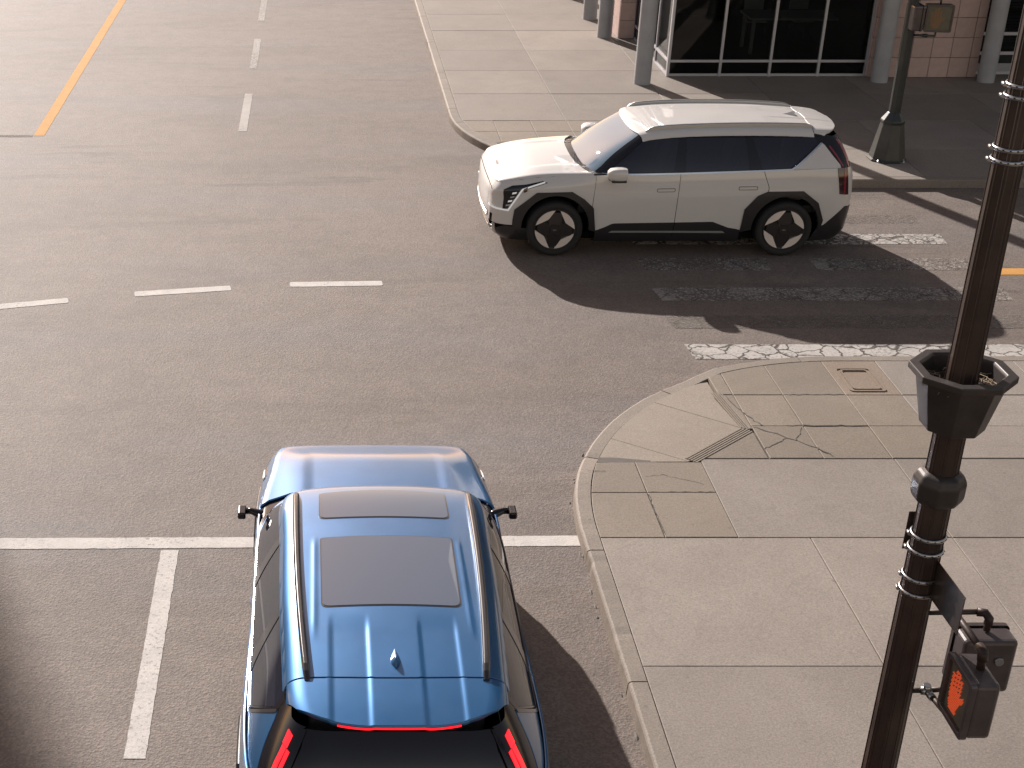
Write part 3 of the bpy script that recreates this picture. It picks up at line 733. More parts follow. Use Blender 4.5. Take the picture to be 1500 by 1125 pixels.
def ring_surface(rings, nu=150, nv=48):
    """rings: list of arrays (m, 3) from the front centre round the left side to the rear centre"""
    R = np.array(rings); mid = R[len(R) // 2]
    t = np.r_[0, np.cumsum(np.linalg.norm(np.diff(mid, axis=0), axis=1))]; t /= t[-1]
    # mirror both ends so the surface crosses the centre line smoothly
    k = 3; tt = np.r_[-t[1:k + 1][::-1], t, 2 - t[-k - 1:-1][::-1]]
    fl = np.array([1, -1, 1.0]); q = np.linspace(0, 1, nu); rows = []
    for r in R:
        ext = np.r_[r[1:k + 1][::-1] * fl, r, r[-k - 1:-1][::-1] * fl]; rows.append(spline(tt, ext, q))
    rows = np.array(rows); d = np.r_[0, np.cumsum(np.linalg.norm(np.diff(R[:, len(mid) // 2], axis=0), axis=1))]; d /= d[-1]
    v = np.linspace(0, 1, nv); P = np.zeros((nu, nv, 3))
    for i in range(nu): P[i] = spline(d, rows[:, i], v)
    P[0, :, 1] = 0; P[-1, :, 1] = 0
    return P
def sstep(x, a, b):
    t = np.clip((x - a) / (b - a), 0, 1); return t * t * (3 - 2 * t)
ZT_S = [0, .1, .4, .8, 1.3, 1.6, 2.6, 3.6, 4.1, 5.1]; ZT_Z = [.965, .985, 1.05, 1.105, 1.135, 1.148, 1.165, 1.20, 1.22, 1.225]
ztop_t = np.linspace(-.1, 5.2, 300); ztop_v = spline(ZT_S, ZT_Z, ztop_t)
def ztop(s): return np.interp(s, ztop_t, ztop_v)
def lower_rings():
    out = []
    for zn, hw, sf, sr in ((.20, .895, .15, 4.88), (.30, .945, .075, 4.95), (.42, .965, .035, 4.985), (.60, .974, .008, 5.005), (.78, .978, 0, 5.012), (.95, .974, .012, 5.0), (1.06, .964, .035, 4.985), (1.16, .945, .085, 4.955)):
        pts = []
        fr_ = ((0, 0), (.003, .24), (.012, .50), (.032, .72), (.075, .855), (.175, .918), (.42, .955), (.80, .986)) if zn > 1.0 else ((0, 0), (.004, .22), (.016, .46), (.040, .67), (.090, .825), (.21, .912), (.45, .962), (.80, .990))
        for ds, f in fr_: pts.append((sf + ds * (1.15 if zn < 1.1 else 1.0), f * hw))
        for s_, f in ((1.4, .998), (2.0, .994), (2.6, .992), (3.2, .995), (3.8, 1.0), (4.2, .995)): pts.append((s_, f * hw))
        for ds, f in ((.45, .972), (.22, .928), (.10, .855), (.045, .72), (.02, .5), (.006, .25), (0, 0)): pts.append((sr - ds, f * hw))
        if zn > 1.1: pts = [(a, b * (1 - .052 * (1 - float(sstep(np.array(a), 1.0, 1.5))))) for a, b in pts]
        out.append([(a, b, .2 + (zn - .2) * (float(ztop(a)) - .2) / .96) for a, b in pts])
    return out
def green_rings():
    out = []
    for z, hw, sf, sr, k, tp in ((1.00, .985, 1.00, 4.985, 1.05, 1.0), (1.13, .948, 1.215, 4.955, 1.0, 1.0), (1.30, .888, 1.435, 4.915, .85, .985), (1.46, .812, 1.665, 4.85, .68, .965), (1.62, .722, 1.935, 4.735, .45, .94), (1.70, .672, 2.06, 4.66, .40, .93)):
        pts = []
        for ds, f in ((0, 0), (.006, .20), (.026, .42), (.065, .62), (.14, .80), (.235, .90), (.38, .962), (.56, .988)): pts.append((sf + ds * k, f * hw))
        a = pts[-1][0]; b = sr - .45
        for t in (.18, .36, .54, .70, .86): pts.append((a + (b - a) * t, hw * (1 + (tp - 1) * t)))
        for ds, f in ((.45, .985), (.22, .94), (.10, .87), (.045, .74), (.02, .5), (.006, .25), (0, 0)): pts.append((sr - ds, f * hw * (1 + (tp - 1) * 1.05)))
        out.append([(p, q, z) for p, q in pts])
    return out
LOW = Surf(ring_surface(lower_rings(), 190, 56), np.array([2.5, 0, .6]))
GRN = Surf(ring_surface(green_rings(), 190, 44), np.array([3.0, 0, 1.1]))
def seg_dist(P, line):
    d = np.full(len(P), 1e9); L = np.asarray(line)
    for a, b in zip(L[:-1], L[1:]):
        e = b - a; t = np.clip(((P - a) @ e) / (e @ e), 0, 1); d = np.minimum(d, np.linalg.norm(P - a - t[:, None] * e, axis=1))
    return d
def height_surface(sv, yv, fn, lift=1.0):
    g = np.stack(np.meshgrid(sv, yv, indexing='ij'), -1); z = fn(g[..., 0], g[..., 1])
    return Surf(np.concatenate([g, z[..., None]], -1), np.array([2.5, 0, 0.2]))
_lr = np.array(lower_rings()[-1]); HOOD_LINE = _lr[:10, :2]; HOOD_LINE = np.r_[HOOD_LINE[1:][::-1] * [1, -1], HOOD_LINE]
hl_t = np.arange(len(HOOD_LINE)); HOOD_FINE = spline(hl_t, HOOD_LINE, np.linspace(0, len(HOOD_LINE) - 1, 160))
def hood_z(s, y):
    d = seg_dist(np.stack([s.ravel(), y.ravel()], -1), HOOD_FINE).reshape(s.shape)
    inside = np.abs(y) < np.interp(s, HOOD_FINE[80:, 0], HOOD_FINE[80:, 1])
    d = np.where(inside, d, -d * 2); r = .060; t = np.clip(d / r, -1, 1); roll = np.where(t > 0, np.sqrt(np.maximum(0, 1 - (1 - t) ** 2)), t * 2.0)
    z = ztop(s) + .030 * roll + .045 * (1 - (y / .9) ** 2) * sstep(s, .1, .7)
    z += .010 * (sstep(np.abs(y), .50, .60) - sstep(np.abs(y), .60, .85)) * sstep(s, .25, .8)
    return z
HOOD = height_surface(np.linspace(.06, 1.62, 110), np.linspace(-.96, .96, 121), hood_z)
RF_S = [1.9, 2.2, 2.6, 3.2, 3.8, 4.36, 4.6, 4.85]; RF_Z = [1.645, 1.705, 1.738, 1.750, 1.742, 1.712, 1.690, 1.655]
def roof_hw(s): return spline([1.85, 2.1, 2.6, 3.2, 3.7, 4.3, 4.55, 4.7, 4.9], [.70, .738, .735, .722, .706, .676, .655, .615, .52], np.ravel(s)).reshape(np.shape(s))
def roof_z(s, y):
    hw = roof_hw(s); a = np.abs(y); d = np.minimum(hw - a, 1.0); t = np.clip(d / .13, -1, 1)
    roll = np.where(t > 0, np.sqrt(np.maximum(0, 1 - (1 - t) ** 2)), t * 1.5)
    z = spline(RF_S, RF_Z, s.ravel()).reshape(s.shape) - .030 * (y / .7) ** 2 - .075 * (1 - roll)
    fr = np.clip((s - (1.925 + .22 * (y / .74) ** 4 * .6)) / .10, -1, 1)
    z -= .018 * (1 - np.where(fr > 0, np.sqrt(np.maximum(0, 1 - (1 - fr) ** 2)), fr))
    ch = (sstep(a, .145, .180) - sstep(a, .375, .410)) * sstep(s, 3.72, 3.95)
    z -= .007 * ch
    rib = np.exp(-((a - .495) / .016) ** 2) * sstep(s, 2.78, 2.95) * (1 - sstep(s, 3.75, 4.05)); z += .0035 * rib
    return z
ROOF = height_surface(np.linspace(1.88, 4.86, 170), np.linspace(-.80, .80, 161), roof_z)

PROJ = {'side': (np.array([1, 0, 0]), np.array([0, 0, 1.])), 'front': (np.array([0, 1., 0]), np.array([0, 0, 1.])), 'top': (np.array([1, 0, 0.]), np.array([0, 1, 0.])),
        'diag': (np.array([.7071, .7071, 0]), np.array([0, 0, 1.])), 'rdiag': (np.array([.7071, -.7071, 0]), np.array([0, 0, 1.]))}
def pip(P, poly):
    x, y = P[:, 0], P[:, 1]; c = np.zeros(len(P), bool); n = len(poly)
    for i in range(n):
        (x1, y1), (x2, y2) = poly[i], poly[i - 1]
        if y1 == y2: continue
        c ^= ((y1 > y) != (y2 > y)) & (x < (x2 - x1) * (y - y1) / (y2 - y1) + x1)
    return c
class Panel:
    """part of a surface cut out by a polygon in a projected view, with a turned-in rim"""
    def __init__(s): s.v = []; s.n = []; s.f = []
    def cut(s, surf, proj, poly, off=0.0, rim=0.014, keep=None, mirror=None):
        e1, e2 = PROJ[proj]; poly = dedup(poly, 1e-5); A = np.array(poly)
        q = np.stack([surf.Pf @ e1, surf.Pf @ e2], -1); T = surf.tri
        if keep is not None: T = T[keep(surf.Pf[T].mean(1), surf.Nf[T].mean(1))]
        tb = q[T]; lo, hi = tb.min(1), tb.max(1); m = (hi >= A.min(0)).all(1) & (lo <= A.max(0)).all(1); T = T[m]; tb = tb[m]; lo = lo[m]; hi = hi[m]
        ea = A; eb = np.roll(A, -1, 0); el_, eh = np.minimum(ea, eb), np.maximum(ea, eb)
        hit = np.zeros(len(T), bool)
        for i in range(len(ea)): hit |= (hi >= el_[i]).all(1) & (lo <= eh[i]).all(1)
        inside = pip(tb.mean(1), poly); key = {}; v = []; nn = []; F = []
        def vert(p, n):
            k = (round(p[0], 5), round(p[1], 5), round(p[2], 5))
            if k not in key: key[k] = len(v); v.append(p); nn.append(n)
            return key[k]
        Pf, Nf = surf.Pf, surf.Nf
        for i in range(len(T)):
            t = T[i]
            if not hit[i]:
                if inside[i]: F.append([vert(Pf[j], Nf[j]) for j in t])
                continue
            a, b, c = tb[i]; den = (b[0] - a[0]) * (c[1] - a[1]) - (b[1] - a[1]) * (c[0] - a[0])
            if abs(den) < 1e-10: continue
            win = [tuple(a), tuple(b), tuple(c)] if den > 0 else [tuple(a), tuple(c), tuple(b)]
            r = dedup(clip_convex(poly, win), 1e-5)
            if len(r) < 3 or abs(area2(r)) < 1e-9: continue
            ids = []
            for (x, y) in r:
                w1 = ((x - a[0]) * (c[1] - a[1]) - (y - a[1]) * (c[0] - a[0])) / den; w2 = ((b[0] - a[0]) * (y - a[1]) - (b[1] - a[1]) * (x - a[0])) / den; w0 = 1 - w1 - w2
                p = w0 * Pf[t[0]] + w1 * Pf[t[1]] + w2 * Pf[t[2]]; n = w0 * Nf[t[0]] + w1 * Nf[t[1]] + w2 * Nf[t[2]]
                k = vert(p, n)
                if not ids or ids[-1] != k: ids.append(k)
            if len(ids) > 1 and ids[0] == ids[-1]: ids.pop()
            if len(set(ids)) > 2: F.append(ids)
        if not F: return s
        V = np.array(v); N = np.array(nn); N /= np.linalg.norm(N, axis=1, keepdims=True); V = V + N * off
        # orient faces outward
        G = []
        for f in F:
            nrm = np.zeros(3)
            for i in range(1, len(f) - 1): nrm += np.cross(V[f[i]] - V[f[0]], V[f[i + 1]] - V[f[0]])
            G.append(f if nrm @ N[f[0]] > 0 else f[::-1])
        cnt = {}
        for f in G:
            for i in range(len(f)):
                a, b = f[i], f[(i + 1) % len(f)]; k = (min(a, b), max(a, b)); cnt[k] = (cnt[k][0] + 1, (a, b)) if k in cnt else (1, (a, b))
        RV = []; RN = []; RF = []
        if rim > 0:
            base = len(V)
            for k, (c, (a, b)) in cnt.items():
                if c != 1 or np.linalg.norm(V[a] - V[b]) < 1e-4: continue
                out = np.cross(V[b] - V[a], N[a]); L = np.linalg.norm(out)
                if L < 1e-9: continue
                out /= L; i = base + len(RV)
                RV += [V[a], V[b], V[b] - N[b] * rim, V[a] - N[a] * rim]
                RN += [(N[a] + out), (N[b] + out), out, out]; RF.append([i + 1, i, i + 3, i + 2])
        if RV: V = np.r_[V, np.array(RV)]; RNa = np.array(RN); RNa /= np.linalg.norm(RNa, axis=1, keepdims=True); N = np.r_[N, RNa]; G = G + RF
        o = len(s.v); s.v += V.tolist(); s.n += N.tolist(); s.f += [[i + o for i in f] for f in G]
        return s
    def mirrored(s):
        r = Panel(); r.v = [[a, -b, c] for a, b, c in s.v]; r.n = [[a, -b, c] for a, b, c in s.n]; r.f = [f[::-1] for f in s.f]; return r
    def both(s):
        m = s.mirrored(); o = len(s.v); s.v += m.v; s.n += m.n; s.f += [[i + o for i in f] for f in m.f]; return s
    def mesh(s, name):
        me = bpy.data.meshes.new(name); me.from_pydata([(LEN / 2 - a, b, c) for a, b, c in s.v], [], [f[::-1] for f in (f[::-1] for f in s.f)])
        # x is flipped and s runs backwards: handedness changes, so reverse the faces
        me2 = bpy.data.meshes.new(name); me2.from_pydata([(LEN / 2 - a, b, c) for a, b, c in s.v], [], [f[::-1] for f in s.f]); bpy.data.meshes.remove(me)
        for p in me2.polygons: p.use_smooth = True
        me2.normals_split_custom_set_from_vertices([(-a, b, c) for a, b, c in s.n]); return me2
PANELS = {}
def panel_pair(key, build):
    """left and right copies of a panel, meshes shared between the cars"""
    if key not in PANELS:
        p = build(); PANELS[key] = (p.mesh(key), p.mirrored().mesh(key))
    return PANELS[key]
def panel_one(key, build):
    if key not in PANELS: PANELS[key] = build().mesh(key)
    return PANELS[key]
GAP = .0045
WF, WR, WZ, WRAD = .93, 4.04, .385, .385
def arch(c, pts): return [(c + a, z) for a, z in pts]
# outer outline of the wheel-arch cladding, front to back, and the open arch inside it
AF_OUT = [(-.575, .40), (-.56, .66), (-.27, .905), (.20, .925), (.37, .82), (.50, .70), (.548, .37)]
AR_OUT = [(-.60, .37), (-.575, .68), (-.42, .87), (-.29, .93), (.19, .935), (.41, .77), (.51, .52), (.49, .40)]
def circ(c, r, a0, a1, n=28): return [(c + r * math.cos(a0 + (a1 - a0) * i / n), WZ + .03 + r * math.sin(a0 + (a1 - a0) * i / n)) for i in range(n + 1)]
side = lambda P, N: (P[:, 1] > .25) & (N[:, 1] > .12)
sideP = lambda P, N: (P[:, 1] > .25) & (N[:, 1] > .05)
DLO_BELT = [(1.50, 1.155), (2.57, 1.175), (3.60, 1.205), (4.03, 1.225)]
def belt(s): return float(np.interp(s, [1.3, 1.5, 2.57, 3.6, 4.03, 4.6], [1.150, 1.155, 1.175, 1.205, 1.225, 1.225]))
DOOR_A = [(1.445, 1.18), (1.405, .62), (1.45, .30)]; DOOR_B = [(2.57, 1.20), (2.55, .77), (2.54, .30)]; DOOR_C = [(3.64, 1.23), (3.76, .98), (3.755, .90)]

def copy_mesh_part(name, me, mat, parent):
    key = (me.name, mat); me2 = PANELS.get(key)
    if me2 is None:
        me2 = me.copy() if me.materials else me
        if me.materials: me2.materials.clear()
        me2.materials.append(M[mat]); PANELS[key] = me2
    return link(name, me2, None, parent)
def pair(root, name, key, mat, build):
    a, b = panel_pair(key, build); return copy_mesh_part(name, a, mat, root), copy_mesh_part(name, b, mat, root)
def one(root, name, key, mat, build): return copy_mesh_part(name, panel_one(key, build), mat, root)
def band(path, w):
    """closed polygon round an open path"""
    P = np.array(path, float); n = len(P); L = []; R = []
    for i in range(n):
        t0 = P[i] - P[i - 1] if i else P[1] - P[0]; t1 = P[i + 1] - P[i] if i < n - 1 else t0
        t0 = t0 / np.linalg.norm(t0); t1 = t1 / np.linalg.norm(t1); n0 = np.array([-t0[1], t0[0]]); n1 = np.array([-t1[1], t1[0]]); b = n0 + n1; b /= np.linalg.norm(b); k = w / 2 / max(.5, b @ n0)
        L.append(tuple(P[i] + b * k)); R.append(tuple(P[i] - b * k))
    return L + R[::-1]
def S2L(s, y, z): return Vector((LEN / 2 - s, y, z))

def wheel_meshes():
    out = {}
    mb = MB(); w = .135; R = WRAD; r = .284
    mb.lathe([(r, -w + .02), (r + .03, -w + .004), (R - .05, -w), (R - .018, -w + .012), (R - .003, -w + .04), (R, -.05), (R, .05), (R - .003, w - .04), (R - .018, w - .012), (R - .05, w), (r + .03, w - .004), (r, w - .02)], 56, 'y')
    out['tyre'] = mb.mesh('tyre')
    mb = MB(); mb.lathe([(r, -w + .03), (r - .01, -.02), (r - .012, w - .035), (r + .003, w - .018), (r - .002, w - .010), (r - .016, w - .020), (r - .03, w - .040), (.10, w - .030), (.0001, w - .026)], 48, 'y'); out['rim'] = mb.mesh('rim')
    # four pale lens segments against the rim's edge
    seg = MB(); R1 = r - .014
    for k in range(4):
        a0 = PI / 4 + k * PI / 2 + .10; hw = .66; n = 12; poly = [(R1 * math.cos(a0 - hw + 2 * hw * i / n), R1 * math.sin(a0 - hw + 2 * hw * i / n)) for i in range(n + 1)]
        # inner chord, kinked
        p1, p0 = poly[-1], poly[0]; mid = (R1 * .63 * math.cos(a0 + .10), R1 * .63 * math.sin(a0 + .10)); poly.append(((p1[0] * .45 + mid[0] * .55), (p1[1] * .45 + mid[1] * .55))); poly.append(mid); poly.append((p0[0] * .6 + mid[0] * .4, p0[1] * .6 + mid[1] * .4))
        m = len(poly); v = [(x, w - .012, z) for x, z in poly] + [(x, w - .05, z) for x, z in poly]
        f = [tuple(reversed(range(m)))] + [(i, (i + 1) % m, m + (i + 1) % m, m + i) for i in range(m)]; seg.add(v, f)
    out['segments'] = seg.mesh('wheel_lens')
    cov = MB()
    for k in range(4):
        a0 = k * PI / 2 + .10; R_ = Matrix.Rotation(-a0, 3, 'Y')
        poly = [(.02, -.075), (.12, -.105), (.235, -.055), (.243, 0.02), (.232, .075), (.115, .075), (.02, .075)]
        m = len(poly); v = [R_ @ Vector((x, w - .006 - .012 * (x / .25), z)) for x, z in poly] + [R_ @ Vector((x, w - .045, z)) for x, z in poly]
        cov.add(v, [tuple(reversed(range(m)))] + [(i, (i + 1) % m, m + (i + 1) % m, m + i) for i in range(m)])
    out['cover'] = cov.mesh('wheel_cover')
    hub = MB(); sq = round_poly([(-.062, -.055), (.062, -.055), (.062, .055), (-.062, .055)], .02, 4); m = len(sq)
    v = [(x, w + .004, z) for x, z in sq] + [(x * 1.15, w - .012, z * 1.15) for x, z in sq]
    hub.add(v, [tuple(reversed(range(m)))] + [(i, (i + 1) % m, m + (i + 1) % m, m + i) for i in range(m)]); out['hub'] = hub.mesh('hub_cap')
    lg = MB()
    for a, b in (((-.022, -.007), (-.022, .007)), ((-.022, -.002), (-.010, .007)), ((-.016, .000), (-.008, -.007)), ((-.004, -.007), (-.004, .007)), ((.000, -.007), (.010, .007)), ((.010, .007), (.018, -.007))):
        p = band([a, b], .0035); v = [(-x, w + .0055, z) for x, z in p] + [(-x, w + .003, z) for x, z in p]
        lg.add(v, [(0, 1, 2, 3), (0, 1, 5, 4), (1, 2, 6, 5), (2, 3, 7, 6), (3, 0, 4, 7)])
    out['logo'] = lg.mesh('wheel_logo')
    return out
WM = wheel_meshes()

def make_car(name, paint, mirrors, sunroof, lit, loc, rz, label):
    root = empty(name, loc, rz); tag(root, label, 'car')
    dark_under = MB().box((0, 0, .235), (4.5, 1.5, .10), None, .02)
    dark_under.build('underbody', 'dark_gap', root)
    # dark inner shell behind the panel gaps
    def shell():
        p = Panel(); out = [(0.0, .22), (.36, .22)] + circ(WF, .60, PI - .05, .05, 18)[0:0] + [(5.1, .22), (5.1, 1.4), (0, 1.4)]
        k = lambda P, N: (np.hypot(P[:, 0] - WF, P[:, 2] - WZ) > .56) & (np.hypot(P[:, 0] - WR, P[:, 2] - WZ) > .56)
        p.cut(LOW, 'side', [(-.1, .19), (5.2, .19), (5.2, 1.5), (-.1, 1.5)], -.022, 0, k); return p.both()
    one(root, 'inner_shell', 'inner_shell', 'dark_gap', shell)
    # wheel wells
    for c in (WF, WR):
        for sg in (1, -1):
            mb = MB(); n = 20; R = .535; v = []
            for yy in (.93, .56):
                for i in range(n + 1):
                    a = -0.15 + (PI + .3) * i / n; v.append(tuple(S2L(c + R * math.cos(a), sg * yy, WZ + .03 + R * math.sin(a))))
            f = [(i, i + 1, n + 2 + i, n + 1 + i) for i in range(n)] + [tuple(n + 1 + i for i in range(n + 1))]
            mb.add(v, f).build('wheel_well', 'dark_gap', root)
    # ---- body panels
    def fender():
        o = [(.20, .985), (.30, 1.0), (.42, 1.03), (.55, 1.05), (.72, 1.075), (.72, 1.085), (.8, 1.1), (1.1, 1.12), (1.39, 1.2)]
        o = [(-.05, 1.2), (1.44, 1.2)] + [(a - GAP, z) for a, z in DOOR_A[:2]] + [(1.437, .5)] + arch(WF, [(x, z) for x, z in AF_OUT[::-1] if z > .5]) + [(.352, .50), (.352, .435), (-.05, .435)]
        return Panel().cut(LOW, 'side', o, 0, .016, lambda P, N: (P[:, 1] > .60) & (P[:, 0] < 1.5))
    pair(root, 'front_fender', 'front_fender', paint, fender)
    one(root, 'front_bumper', 'front_bumper', paint, lambda: Panel().cut(LOW, 'front', [(-.05, .36), (.601, .36), (.601, 1.2), (-.05, 1.2)], 0, 0, lambda P, N: P[:, 0] < .8).both())
    one(root, 'bumper_skirt', 'bumper_skirt', 'cladding', lambda: Panel().cut(LOW, 'front', [(-.05, .19), (.97, .19), (.97, .36), (.885, .425), (.80, .36), (-.05, .352)], .003, .01, lambda P, N: (P[:, 0] < .62)).both())
    def door1():
        o = [(1.445 + GAP, 1.25), (2.57 - GAP, 1.25)] + [(a - GAP, z) for a, z in DOOR_B[1:2]] + [(2.541 - GAP, .490), (1.72, .478), (1.50, .38), (1.45 + GAP, .37)] + [(a + GAP, z) for a, z in DOOR_A[1:2]]
        return Panel().cut(LOW, 'side', o, 0, .016, side)
    d1 = pair(root, 'front_door', 'front_door', paint, door1)
    def door2():
        ar = arch(WR, [q for q in AR_OUT if q[1] < .90][:3])      # front flank of the rear arch
        o = [(2.57 + GAP, 1.28), (3.64 - GAP, 1.28)] + [(3.76 - GAP, .98), (3.752 - GAP, .93)] + [(a, z) for a, z in ar[::-1][0:]] + [(3.40, .395), (3.28, .415), (3.06, .50), (2.542 + GAP, .49), (2.55 + GAP, .77)]
        return Panel().cut(LOW, 'side', o, 0, .016, side)
    d2 = pair(root, 'rear_door', 'rear_door', paint, door2)
    def quarter():
        o = [(3.64 + GAP, 1.28), (5.1, 1.28), (5.1, .66), (4.84, .70), (4.57, .445), (4.53, .435)] + arch(WR, AR_OUT[::-1][1:5]) + [(3.755 + GAP, .93), (3.76 + GAP, .98)]
        return Panel().cut(LOW, 'side', o, 0, .016, lambda P, N: (P[:, 1] > .60))
    pair(root, 'rear_quarter', 'rear_quarter', paint, quarter)
    one(root, 'tailgate', 'tailgate', paint, lambda: Panel().cut(LOW, 'front', [(-.05, .66), (.601, .66), (.601, 1.3), (-.05, 1.3)], 0, 0, lambda P, N: P[:, 0] > 4.0).both())
    def rbump():
        p = Panel().cut(LOW, 'side', [(4.53, .43), (4.57, .44), (4.84, .695), (5.1, .655), (5.1, .19), (4.40, .19), (4.47, .36)], .006, .016, lambda P, N: (P[:, 1] > .60))
        p.cut(LOW, 'front', [(-.05, .19), (.601, .19), (.601, .66), (-.05, .66)], .006, 0, lambda P, N: P[:, 0] > 4.0); return p.both()
    rb = one(root, 'rear_bumper', 'rear_bumper', 'cladding', rbump)
    one(rb, 'skid_plate', 'rear_skid', 'satin_silver', lambda: Panel().cut(LOW, 'front', [(-.05, .22), (.74, .22), (.80, .40), (.72, .42), (-.05, .34)], .012, .012, lambda P, N: P[:, 0] > 4.0).both())
    # ---- cladding round the arches and along the sills
    def archc(c, out):
        inner = circ(c, .455, 0.0 - .05, PI + .05, 30)
        o = arch(c, out) + [(c + out[-1][0] - .0, .36)] + [(x, z) for x, z in inner if True] + [(c + out[0][0], .36)]
        return Panel().cut(LOW, 'side', o, .018, .03, sideP)
    pair(root, 'arch_cladding', 'arch_front', 'cladding', lambda: archc(WF, AF_OUT)); pair(root, 'arch_cladding', 'arch_rear', 'cladding', lambda: archc(WR, AR_OUT))
    pair(root, 'sill_cladding', 'sill_cladding', 'cladding', lambda: Panel().cut(LOW, 'side', [(1.475, .36), (1.70, .474), (2.54, .484), (3.06, .494), (3.29, .405), (3.435, .385), (3.435, .21), (1.475, .21)], .014, .02, side))
    pair(root, 'sill_trim', 'sill_trim', 'satin_silver', lambda: Panel().cut(LOW, 'side', [(1.66, .352), (1.70, .375), (3.20, .372), (3.24, .345)], .020, .008, side))
    # door shut line continues over the sill
    pair(root, 'sill_joint', 'sill_joint', 'dark_gap', lambda: Panel().cut(LOW, 'side', band([(2.542, .49), (2.525, .30)], .008), .0155, 0, side))
    for (a, b), nm in ((d1, 'h1'), (d2, 'h2')):
        s0, s1, z0 = ((2.27, 2.50, .945) if nm == 'h1' else (3.36, 3.60, .975)); q = round_poly([(s0, z0 - .020), (s1, z0 - .016), (s1, z0 + .020), (s0, z0 + .016)], .012, 4); g = round_poly([(s0 - .007, z0 - .027), (s1 + .007, z0 - .023), (s1 + .007, z0 + .027), (s0 - .007, z0 + .023)], .016, 4)
        hm = panel_pair('handle_gap' + nm, lambda: Panel().cut(LOW, 'side', g, .0012, 0, side)); hh = panel_pair('handle' + nm, lambda: Panel().cut(LOW, 'side', q, .0030, .004, side))
        for k, d in enumerate((a, b)): copy_mesh_part('handle_recess', hm[k], 'dark_gap', d); copy_mesh_part('handle', hh[k], paint, d)
    # ---- hood and cowl
    rear = [(1.19, 0), (1.195, .25), (1.215, .48), (1.265, .70), (1.34, .86), (1.43, .955)]
    hp = [(s_, -y) for s_, y in rear[::-1]] + rear[1:]
    HO = [(float(a), float(b)) for a, b in HOOD_FINE if a < 1.42]
    hood = one(root, 'hood', 'hood', paint, lambda: Panel().cut(HOOD, 'top', hp[::-1] + [(1.40, -.9405)] * 0 + [(a, b) for a, b in HO], 0, .016))
    cow = [(s_ + .006, y) for s_, y in hp]
    one(root, 'cowl', 'cowl', 'black_gloss', lambda: Panel().cut(HOOD, 'top', cow + [(1.62, .90), (1.62, -.90)], -.022, 0, lambda P, N: np.abs(P[:, 1]) < .93))
    if paint == 'pearl_white':
        lg = MB(); 
        for a, b in (((-.085, -.016), (-.085, .016)), ((-.085, -.006), (-.045, .016)), ((-.062, .004), (-.036, -.016)), ((-.018, -.016), (-.018, .016)), ((0.0, -.016), (.04, .016)), ((.04, .016), (.07, -.016))):
            p = band([a, b], .009); z = .012
            vv = []
            for x, yv in p:
                ss = .215 - yv * .9; zz = float(hood_z(np.array([[ss]]), np.array([[x]]))[0, 0]); vv.append(tuple(S2L(ss, -x, zz + .006)))
            for x, yv in p:
                ss = .215 - yv * .9; zz = float(hood_z(np.array([[ss]]), np.array([[x]]))[0, 0]); vv.append(tuple(S2L(ss, -x, zz + .0)))
            lg.add(vv, [(3, 2, 1, 0), (0, 1, 5, 4), (1, 2, 6, 5), (2, 3, 7, 6), (3, 0, 4, 7)])
        lg.build('emblem', 'emblem_satin', hood)
    # ---- greenhouse
    A0, A1 = (1.50, 1.155), (2.045, 1.612)
    front = lambda P, N: (N[:, 0] < -.15)
    gl = [(-.05, 1.16), (.80, 1.16), (.785, 1.235), (.70, 1.45), (.625, 1.640), (.40, 1.662), (-.05, 1.668)]
    one(root, 'windscreen_frame', 'ws_frame', 'black_gloss', lambda: Panel().cut(GRN, 'front', [(-.05, 1.05), (.96, 1.05), (.915, 1.235), (.80, 1.48), (.71, 1.66), (-.05, 1.69)], -.014, 0, lambda P, N: front(P, N) & ~pip(P[:, 1:3], [(0, 1.20), (.75, 1.20), (.735, 1.26), (.66, 1.45), (.60, 1.61), (.4, 1.635), (0, 1.645), (-.2, 1.645), (-.2, 1.2)])).both())
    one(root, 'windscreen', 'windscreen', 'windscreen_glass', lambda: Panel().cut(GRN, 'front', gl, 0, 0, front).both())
    sg = lambda P, N: (P[:, 1] > .3) & (N[:, 1] > .10)
    top = 1.612
    pair(root, 'pillar', 'a_pillar', 'black_gloss', lambda: Panel().cut(GRN, 'side', [(1.30, 1.12), (1.54, 1.14), (1.60, 1.17), (2.08, 1.575), (2.10, 1.64), (1.96, 1.64), (1.38, 1.2)], -.004, .02, lambda P, N: (P[:, 1] > .45)))
    W1 = [(1.575, 1.180), (2.475, belt(2.475) + .012), (2.545, top - .012), (2.09, top - .014)]
    W2 = [(2.625, belt(2.625) + .012), (3.49, belt(3.49) + .012), (3.43, top - .012), (2.64, top - .012)]
    W3 = [(3.66, belt(3.66) + .012), (4.03, belt(4.03) + .012), (4.40, 1.518), (4.385, top - .014), (3.52, top - .012)]
    for k, wp in enumerate((W1, W2, W3)):
        pair(root, 'side_window', 'side_window%d' % k, 'tinted_glass', lambda wp=wp: Panel().cut(GRN, 'side', round_poly(wp, .02, 3), -.004, .004, sg))
    frame = [(1.50, 1.150), (2.57, 1.172), (3.60, 1.202), (4.04, 1.216), (4.445, 1.53), (4.44, 1.655), (2.10, 1.655), (2.04, 1.60)]
